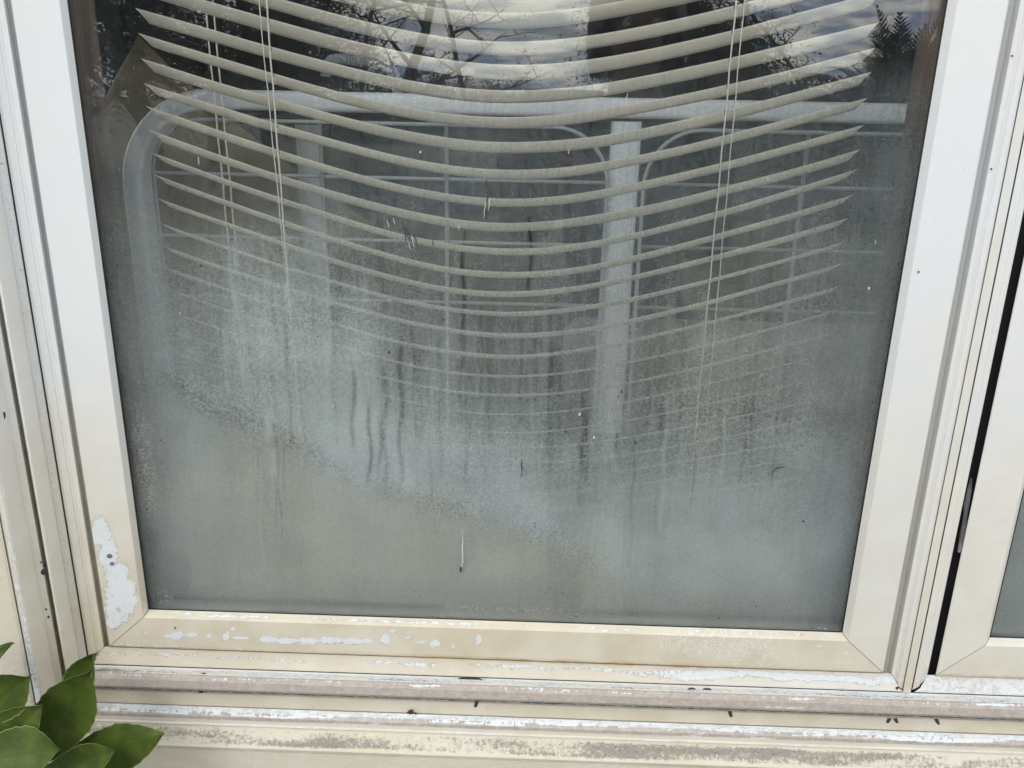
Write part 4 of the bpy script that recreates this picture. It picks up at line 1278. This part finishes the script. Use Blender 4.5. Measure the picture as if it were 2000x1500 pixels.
# ------------------------------------------------------------------ trees
def tree(x, y, h, spread, leaves, lsize, seed, label, crown_lo=0.25, levels=3, trunk_r=None, group=None, cat='tree', bushy=False):
    R = random.Random(seed)
    root = empty('tree', (x, y, GZ), label, cat, group)
    V, F, tips = [], [], []
    def limb(p, d, ln, r, lv):
        n = 6 if lv else 9
        pts = [p]
        q = p.copy(); dd = d.copy()
        for i in range(n):
            dd = (dd + Vector((R.gauss(0, .12), R.gauss(0, .12), R.gauss(0.02, .06)))).normalized()
            q = q + dd * (ln / n)
            pts.append(q.copy())
            if lv >= 1 and i >= 1: tips.append(q.copy())
        vv, ff = tubedata(pts, [r * (1 - 0.8 * i / n) for i in range(n + 1)], 6, False)
        o = len(V); V.extend(vv); F.extend([tuple(o + t for t in f) for f in ff])
        if lv < levels:
            nb = (11 if lv == 0 else 4)
            for b in range(nb):
                f = (crown_lo + (1 - crown_lo) * (b + R.random()) / nb) if lv == 0 else R.uniform(.35, 1)
                i = min(n, max(1, int(f * n)))
                an = R.uniform(0, 2 * math.pi)
                sd = Vector((math.cos(an), math.sin(an), R.uniform(-.1, .6))).normalized()
                l2 = (spread * (1.15 - 0.75 * f) if lv == 0 else ln * 0.5) * R.uniform(.7, 1.1)
                limb(pts[i], (sd * .9 + dd * .25).normalized(), l2, r * (0.42 if lv == 0 else .5), lv + 1)
    limb(Vector((x, y, GZ)), Vector((0, 0, 1)), h, trunk_r or h * 0.018, 0)
    mesh('trunk', V, F, M['bark'], root, smooth=True)
    if leaves:
        LV, LF = [], []
        cl = [R.choice(tips) + Vector((R.gauss(0, .2), R.gauss(0, .2), R.gauss(0, .2))) for _ in range(max(20, leaves // 26))]
        for i in range(leaves):
            c = R.choice(cl) + Vector((R.gauss(0, 1), R.gauss(0, 1), R.gauss(0, 1))) * (0.34 if bushy else 0.3)
            if c.z < GZ + 0.1: c.z = GZ + 0.1 + R.random() * .3
            u = Vector((R.gauss(0, 1), R.gauss(0, 1), R.gauss(0, 1))).normalized()
            w = u.orthogonal().normalized()
            s = lsize * R.uniform(.5, 1.1)
            o = len(LV)
            LV += [tuple(c - u * s), tuple(c + w * s * .45), tuple(c + u * s), tuple(c - w * s * .45)]
            LF.append((o, o + 1, o + 2, o + 3))
        mesh('crown', LV, LF, M['foliage'], root)
    return root

# sparse, nearly bare trees standing against the sky (their reflections cross the upper slats)
for i, (px, dist, h, lv, lb) in enumerate(((607, 40, 13, 500, 'thin nearly bare tree mirrored in the glass, leftmost of those against the open sky'),
                                           (700, 46, 14, 420, 'slender bare tree mirrored in the glass between the two stoutest trunks on the left'),
                                           (780, 34, 12, 500, 'stoutest bare trunk mirrored left of the middle of the glass'),
                                           (918, 38, 13, 450, 'straight bare tree with level twigs mirrored in the brightest patch of sky'),
                                           (1490, 44, 12, 420, 'thin leafy tree mirrored left of the palm'),
                                           (1590, 50, 11, 260, 'small airy tree mirrored nearest to the palm'))):
    x, y = RP(px, dist)
    tree(x, y, h, h * 0.36, lv * 3, 0.07, 30 + i, lb, 0.10, 3, 0.14 + 0.10 * (i == 2), 'bare trees across the lawn')
# dense evergreen masses
for i, (px, dist, h, sp, lb) in enumerate(((150, 17, 8, 3.0, 'dense dark evergreen mirrored behind the far left end of the slats'),
                                           (290, 19, 8, 2.9, 'dense evergreen second from the left among the mirrored trees'),
                                           (410, 20, 9, 3.0, 'dense evergreen mirrored behind the double cord on the left'),
                                           (520, 24, 8, 2.8, 'dark evergreen at the left edge of the mirrored open sky'),
                                           (1290, 22, 9, 3.2, 'dense evergreen mirrored right beside the photographer'),
                                           (1370, 24, 5, 2.2, 'dark evergreen mirrored behind the right hand cords'))):
    x, y = RP(px, dist)
    tree(x, y, h, sp, 34000, 0.055, 60 + i, lb, 0.04, 3, 0.2, 'dense evergreens across the lawn', bushy=True)

def bush(px, dist, w, h, seed, label, n=6000, sz=.06):
    R = random.Random(seed)
    x, y = RP(px, dist)
    LV, LF = [], []
    for i in range(n):
        a = R.uniform(0, 2 * math.pi); r = math.sqrt(R.random()); t = R.random()
        lump = 1 + 0.25 * math.sin(a * 3 + seed) + 0.15 * math.sin(a * 7)
        rr_ = r * w / 2 * lump * math.sqrt(max(0.05, 1 - (t * 2 - .8) ** 2 * .6))
        c = Vector((x + rr_ * math.cos(a), y + rr_ * math.sin(a), GZ + 0.03 + t * h * (1 + .15 * math.sin(a * 4 + seed))))
        u = Vector((R.gauss(0, 1), R.gauss(0, 1), R.gauss(0, 1))).normalized(); wv = u.orthogonal().normalized()
        s = sz * R.uniform(.5, 1.1); o = len(LV)
        LV += [tuple(c - u * s), tuple(c + wv * s * .5), tuple(c + u * s), tuple(c - wv * s * .5)]
        LF.append((o, o + 1, o + 2, o + 3))
    root = empty('bush', (x, y, GZ), label, 'bush', 'bushes along the lawn')
    mesh('foliage', LV, LF, M['foliage'], root)
    V, F = tubedata([(x, y, GZ), (x + .05, y, GZ + h * .5)], [0.06, 0.02], 6)
    mesh('stem', V, F, M['bark'], root, smooth=True)
for i, (px, dist, w, h, lb) in enumerate(((640, 30, 4.5, 2.3, 'low wide bush mirrored left of the open sky above the ribbed hose'),
                                          (740, 32, 3.5, 2.0, 'rounded bush mirrored above the left end of the white rail'),
                                          (830, 30, 2.6, 2.0, 'small round bush mirrored in front of the sky left of centre'),
                                          (930, 34, 4.5, 1.9, 'low bush mirrored just left of the photographer'),
                                          (1020, 36, 3.5, 1.6, 'lowest bush mirrored at the foot of the photographer outline'),
                                          (1480, 20, 4.0, 1.9, 'bush mirrored behind the right ends of the slats'),
                                          (1620, 22, 4.4, 1.85, 'bush mirrored next to the palm'),
                                          (1830, 26, 4.0, 1.9, 'bush mirrored beyond the palm at the right edge of the pane'))):
    bush(px, dist, w, h, i + 3, lb)

# palm
def palm(px, dist, label):
    R = random.Random(5)
    x, y = RP(px, dist)
    root = empty('palm_tree', (x, y, GZ), label, 'palm')
    th = 0.98
    V, F = tubedata([(x, y, GZ), (x, y, GZ + th * .5), (x, y, GZ + th)], [0.26, 0.22, 0.25], 12)
    mesh('trunk', V, F, M['bark'], root)
    for k in range(36):
        an = R.uniform(0, 2 * math.pi)
        an = k * 2.4 + R.uniform(-.3, .3)
        el = math.radians([82, 70, 62, 52, 40, 74, 30, 58, 46][k % 9])
        L_ = R.uniform(1.45, 1.95)
        n = 16
        p = Vector((x, y, GZ + th)); d = Vector((math.cos(an) * math.cos(el), math.sin(an) * math.cos(el), math.sin(el)))
        pts = []
        for i in range(n + 1):
            pts.append(p.copy())
            d = (d + Vector((0, 0, -0.04 - 0.09 * i / n))).normalized()
            p = p + d * (L_ / n)
        V, F = tubedata(pts, [0.016 * (1 - .85 * i / n) for i in range(n + 1)], 4, False)
        for i in range(2, n + 1):
            t = (pts[i] - pts[i - 1]).normalized()
            sd = t.cross(Vector((0, 0, 1)));
            if sd.length < 1e-3: sd = Vector((1, 0, 0))
            sd.normalize(); upv = sd.cross(t)
            for s in (-1, 1):
                for kk in (0, .5):
                    base = pts[i - 1].lerp(pts[i], kk)
                    ll = 0.36 * math.sin(math.pi * (0.15 + 0.8 * i / n)) * R.uniform(.85, 1.1)
                    tip = base + (sd * s * .75 + t * .75 + upv * .25 + Vector((0, 0, -.12))).normalized() * ll
                    o = len(V)
                    wv = t * 0.020
                    V += [tuple(base - wv), tuple(base.lerp(tip, .5) - wv + upv * .01), tuple(tip), tuple(base.lerp(tip, .5) + wv + upv * .01), tuple(base + wv)]
                    F.append((o, o + 1, o + 2, o + 3, o + 4))
        mesh('frond', V, F, M['palm'], root)
palm(1755, 12.5, 'young palm with stiff feathery fronds mirrored in the upper right corner of the glass')

# ------------------------------------------------------------------ the photographer (mirrored in the glass)
def skin_obj(name, chains, mat, parent, sub=2):
    """chains: dict of joints name->(pos, radius), edges list; first joint is the root"""
    joints, edges = chains
    names = list(joints)
    me = bpy.data.meshes.new(name)
    me.from_pydata([joints[n][0] for n in names], [(names.index(a), names.index(b)) for a, b in edges], [])
    o = bpy.data.objects.new(name, me)
    COL.objects.link(o)
    o.modifiers.new('skin', 'SKIN')
    for i, n in enumerate(names):
        r = joints[n][1]
        r = r if isinstance(r, tuple) else (r, r)
        me.skin_vertices[0].data[i].radius = r
        me.skin_vertices[0].data[i].use_root = (i == 0)
    s = o.modifiers.new('sub', 'SUBSURF'); s.levels = sub; s.render_levels = sub
    me.materials.append(mat)
    if parent:
        o.parent = parent
        o.location = -parent.location
    for m_ in [o.modifiers['skin']]: m_.use_smooth_shade = True
    return o

px0, py0 = 0.655, -1.20
person = empty('person', (px0, py0, GZ), 'person in dark clothes holding a phone up to the window, mirrored in the upper pane', 'person')
H = lambda dx, dy, dz: (px0 + dx, py0 + dy, GZ + dz)
J = {
    'pelvis': (H(0, 0, .95), (.13, .10)), 'waist': (H(0, .01, 1.08), (.125, .095)), 'chest': (H(0, .0, 1.26), (.15, .105)),
    'shoulders': (H(0, -.005, 1.39), (.12, .075)), 'neck': (H(0, .005, 1.47), (.052, .055)), 'jaw': (H(0, .03, 1.545), (.058, .068)),
    'brow': (H(0, .015, 1.62), (.072, .088)), 'crown': (H(0, .0, 1.69), (.055, .065)),
    'hipL': (H(-.09, 0, .90), .085), 'kneeL': (H(-.10, .02, .49), .055), 'calfL': (H(-.10, .0, .36), .052), 'ankleL': (H(-.10, -.02, .09), .036), 'toeL': (H(-.11, .14, .035), .034),
    'hipR': (H(.09, 0, .90), .085), 'kneeR': (H(.10, .02, .49), .055), 'calfR': (H(.10, .0, .36), .052), 'ankleR': (H(.10, -.02, .09), .036), 'toeR': (H(.11, .14, .035), .034),
    'shL': (H(-.175, 0, 1.38), .052), 'elL': (H(-.235, .10, 1.15), .040), 'wrL': (H(-.268, .285, 1.36), .026), 'palmL': (H(-.275, .318, 1.40), (.034, .018)),
    'shR': (H(.175, 0, 1.38), .052), 'elR': (H(.20, .12, 1.13), .040), 'wrR': (H(-.125, .27, 1.31), .026), 'palmR': (H(-.150, .305, 1.345), (.034, .018)),
}
E_ = [('pelvis', 'waist'), ('waist', 'chest'), ('chest', 'shoulders'), ('shoulders', 'neck'), ('neck', 'jaw'), ('jaw', 'brow'), ('brow', 'crown'),
      ('pelvis', 'hipL'), ('hipL', 'kneeL'), ('kneeL', 'calfL'), ('calfL', 'ankleL'), ('ankleL', 'toeL'),
      ('pelvis', 'hipR'), ('hipR', 'kneeR'), ('kneeR', 'calfR'), ('calfR', 'ankleR'), ('ankleR', 'toeR'),
      ('shoulders', 'shL'), ('shL', 'elL'), ('elL', 'wrL'), ('wrL', 'palmL'), ('shoulders', 'shR'), ('shR', 'elR'), ('elR', 'wrR'), ('wrR', 'palmR')]
# fingers curl round the phone edges
for sd, base, dirx in (('L', J['palmL'][0], 1), ('R', J['palmR'][0], -1)):
    for fi in range(4):
        ln = (.030, .034, .032, .025)[fi]
        b = (base[0] + 0.002 * dirx, base[1] + .010 + 0.001 * fi, base[2] + .028 - .019 * fi)
        m1 = (b[0] + .4 * ln * dirx, b[1] + ln * .75, b[2] + .008)
        m2 = (m1[0] + ln * .75 * dirx, m1[1] + .006, m1[2] + .003)
        ks = [f'f{sd}{fi}a', f'f{sd}{fi}b', f'f{sd}{fi}c']
        J[ks[0]] = (b, .0095); J[ks[1]] = (m1, .0085); J[ks[2]] = (m2, .0070)
        E_ += [('palm' + sd, ks[0]), (ks[0], ks[1]), (ks[1], ks[2])]
    t1 = (base[0] + .015 * dirx, base[1] - .012, base[2] - .012)
    t2 = (base[0] + .042 * dirx, base[1] - .012, base[2] + .012)
    J[f't{sd}a'] = (t1, .012); J[f't{sd}b'] = (t2, .0095)
    E_ += [('palm' + sd, f't{sd}a'), (f't{sd}a', f't{sd}b')]
skin_obj('body', (J, E_), M['skin'], person)
def fat(keys, edges, k, add=0.012):
    jj = {}
    for q in keys:
        p, r = J[q]
        jj[q] = (p, tuple(v + add for v in r) if isinstance(r, tuple) else r + add)
    return jj, [e for e in edges if e[0] in jj and e[1] in jj]
sh = skin_obj('shirt', fat(['chest', 'waist', 'pelvis', 'shoulders', 'shL', 'elL', 'shR', 'elR', 'wrL', 'wrR'], E_, 1, .014), M['shirt'], person)
tr_ = skin_obj('trousers', fat(['pelvis', 'hipL', 'kneeL', 'calfL', 'ankleL', 'hipR', 'kneeR', 'calfR', 'ankleR'], E_, 1, .013), M['jeans'], person)
for s in (-1, 1):
    skin_obj('shoe', ({'a': (H(.10 * s, -.05, .045), (.042, .042)), 'b': (H(.105 * s, .04, .045), (.045, .036)), 'c': (H(.112 * s, .17, .035), (.042, .030))}, [('a', 'b'), ('b', 'c')]), M['shoe'], person)
# hair: full shoulder-length shell round the head
n1, n2 = 40, 28
HV = []
for i in range(n1):
    a = 2 * math.pi * i / n1
    for j in range(n2):
        t = j / (n2 - 1)
        ph = t * math.pi * 0.62
        front = max(0, math.sin(a))
        lim = 1 - 0.46 * front ** 1.5
        ph *= lim
        r = 0.112 + 0.004 * math.sin(a * 17 + t * 6)
        drop = max(0, t - .55) * 0.20 * (1 - front ** .7)
        HV.append(H(r * 0.96 * math.sin(ph) * math.cos(a), -0.006 + 1.02 * r * math.sin(ph) * math.sin(a), 1.635 + 1.02 * r * math.cos(ph) - drop))
hr = mesh('hair', HV, gridfaces(n1, n2, closeu=True), M['hair'], person, smooth=True)
md = hr.modifiers.new('solid', 'SOLIDIFY'); md.thickness = 0.012
# face details
for s in (-1, 1):
    V, F = tubedata([H(.031 * s, .088, 1.612), H(.031 * s, .098, 1.612)], [.011, .006], 10)
    mesh('eye', V, F, M['drip'], person, smooth=True)
    V, F = tubedata([H(.074 * s, .01, 1.56), H(.082 * s, .0, 1.59), H(.078 * s, .005, 1.615)], [.008, .014, .008], 8)
    mesh('ear', V, F, M['skin'], person, smooth=True)
V, F = tubedata([H(0, .090, 1.612), H(0, .112, 1.582), H(0, .096, 1.574)], [.008, .014, .012], 10)
mesh('nose', V, F, M['skin'], person, smooth=True)
V, F = tubedata([H(-.024, .088, 1.548), H(0, .097, 1.546), H(.024, .088, 1.548)], [.003, .006, .003], 8)
mesh('mouth', V, F, M['rusty'], person, smooth=True)
# the phone sits just behind the camera position, screen towards the face
ph = box('phone', -.075, .075, -.004, .004, -.036, .036, M['dark'], None, 0.003)
ph.location = (CAM[0] + 0.052, CAM[1] - 0.014, CAM[2] - 0.012)
ph.rotation_euler = (math.radians(-18.4), 0, 0)
tag(ph, 'dark phone held sideways in both hands in front of the window', 'phone')

# ------------------------------------------------------------------ shrub leaves in the lower left corner
def leaf(base, tip, w, Yb, Yt, wide=0.62, fold=0.10, curl=0.0, blunt=True, seed=0, roll=0.0, parent=None):
    """obovate glossy leaf from base to tip (measured in pixels, at depths Yb and Yt)"""
    R = random.Random(seed)
    a, b = Vector(P(base[0], base[1], Yb)), Vector(P(tip[0], tip[1], Yt))
    ax = b - a
    ln = ax.length
    t = ax.normalized()
    view = (Vector(CAM) - (a + b) / 2).normalized()
    sd = t.cross(view).normalized()
    nr = sd.cross(t).normalized()
    sd = (sd * math.cos(roll) + nr * math.sin(roll)).normalized()
    nr = sd.cross(t).normalized()
    if nr.dot(view) < 0: nr = -nr
    px_m = ((a + b) / 2 - Vector(CAM)).length / FPX
    hw = w * px_m / 2 * 0.92
    n, m = 44, 17
    V, rib = [], []
    for i in range(n):
        s = i / (n - 1)
        if s < wide: f = math.sin(math.pi / 2 * (s / wide)) ** 0.85
        else:
            q = (s - wide) / (1 - wide)
            f = math.sqrt(max(0, 1 - q ** 2.3)) * (0.93 + 0.07 * (1 - q)) if blunt else (1 - q ** 1.7)
        f = max(f, 0.035)
        ser = 1 + (0.022 * math.sin(s * 70 + seed) if s > .45 else 0) + 0.012 * math.sin(s * 31 + seed * 2)
        for j in range(m):
            u = 2 * j / (m - 1) - 1
            off = u * hw * f * ser
            tipq = 0.0
            h = fold * hw * (abs(u) ** 1.3) - curl * ln * (s - .5) ** 2 + 0.012 * hw * math.sin(s * 14 + u * 3 + seed)
            p = a + t * (ln * s) + sd * off + nr * h
            if s > .93 and abs(u) < .34: p += t * ln * 0.022 * (1 - abs(u) / .34) * (s - .93) / .07
            V.append(tuple(p)); rib.append(abs(u))
    F = gridfaces(n, m)
    V2 = [tuple(Vector(v) - nr * 0.0006) for v in V]
    F2 = [tuple(x + len(V) for x in f[::-1]) for f in F]
    k = len(V)
    rim = []
    for i in range(n - 1):
        rim.append((i * m, (i + 1) * m, k + (i + 1) * m, k + i * m))
        rim.append(((i + 1) * m + m - 1, i * m + m - 1, k + i * m + m - 1, k + (i + 1) * m + m - 1))
    for j in range(m - 1): rim.append(((n - 1) * m + j, (n - 1) * m + j + 1, k + (n - 1) * m + j + 1, k + (n - 1) * m + j))
    return mesh('leaf', V + V2, F + F2 + rim, M['leaf'], parent, smooth=False, attrs=dict(rib=rib + rib))

c0 = P(60, 1560, -0.16)
shrub = empty('shrub', tuple(c0), 'green shrub with thick glossy leaves reaching into the lower left corner below the window', 'shrub')
def leaves():
    L_ = lambda *a, **k: leaf(*a, parent=shrub, **k)
    L_((128, 1400), (190, 1275), 62, -0.10, -0.075, wide=.60, fold=.5, blunt=False, seed=1, roll=.5)
    L_((72, 1492), (181, 1306), 102, -0.125, -0.115, wide=.60, fold=.22, blunt=False, seed=2, roll=.1)
    L_((-70, 1415), (62, 1318), 84, -0.15, -0.145, wide=.62, fold=.2, blunt=False, seed=3, roll=-.1)
    L_((-60, 1502), (87, 1374), 80, -0.16, -0.15, wide=.60, fold=.2, blunt=False, seed=4)
    L_((-90, 1490), (118, 1464), 92, -0.175, -0.17, wide=.66, fold=.12, blunt=False, seed=5)
    L_((88, 1508), (317, 1434), 84, -0.12, -0.13, wide=.64, fold=-.12, blunt=False, seed=6, roll=-.2)
    L_((62, 1528), (227, 1466), 62, -0.15, -0.15, wide=.66, fold=.15, blunt=False, seed=7)
    L_((-40, 1300), (27, 1256), 26, -0.10, -0.09, wide=.5, fold=.3, blunt=False, seed=8, roll=.9)
    L_((-60, 1345), (20, 1262), 40, -0.115, -0.10, wide=.5, fold=.3, blunt=False, seed=18, roll=1.0)
    L_((-30, 1560), (130, 1515), 90, -0.14, -0.15, wide=.6, fold=.1, blunt=False, seed=9)
    L_((0, 1580), (70, 1500), 90, -0.13, -0.14, wide=.6, fold=.1, blunt=False, seed=10)
    L_((120, 1600), (320, 1540), 90, -0.15, -0.16, wide=.6, fold=.1, blunt=False, seed=11)
    L_((-120, 1560), (-40, 1440), 90, -0.15, -0.16, wide=.6, fold=.1, blunt=False, seed=12)
leaves()
# twigs down to the ground
for (bx, by, yb) in ((128, 1400, -.10), (72, 1492, -.125), (88, 1508, -.12), (62, 1528, -.15), (-60, 1502, -.16), (-90, 1490, -.175), (-40, 1300, -.10), (-70, 1415, -.15)):
    a = Vector(P(bx, by, yb)); b = Vector(P(30, 1620, -0.15)); c = Vector((b.x, b.y, GZ))
    V, F = tubedata([a, a.lerp(b, .5) + Vector((0, -.006, 0)), b, b.lerp(c, .5), c], [0.0012, 0.0018, 0.003, 0.006, 0.009], 7)
    mesh('twig', V, F, M['bark'], shrub, smooth=True)
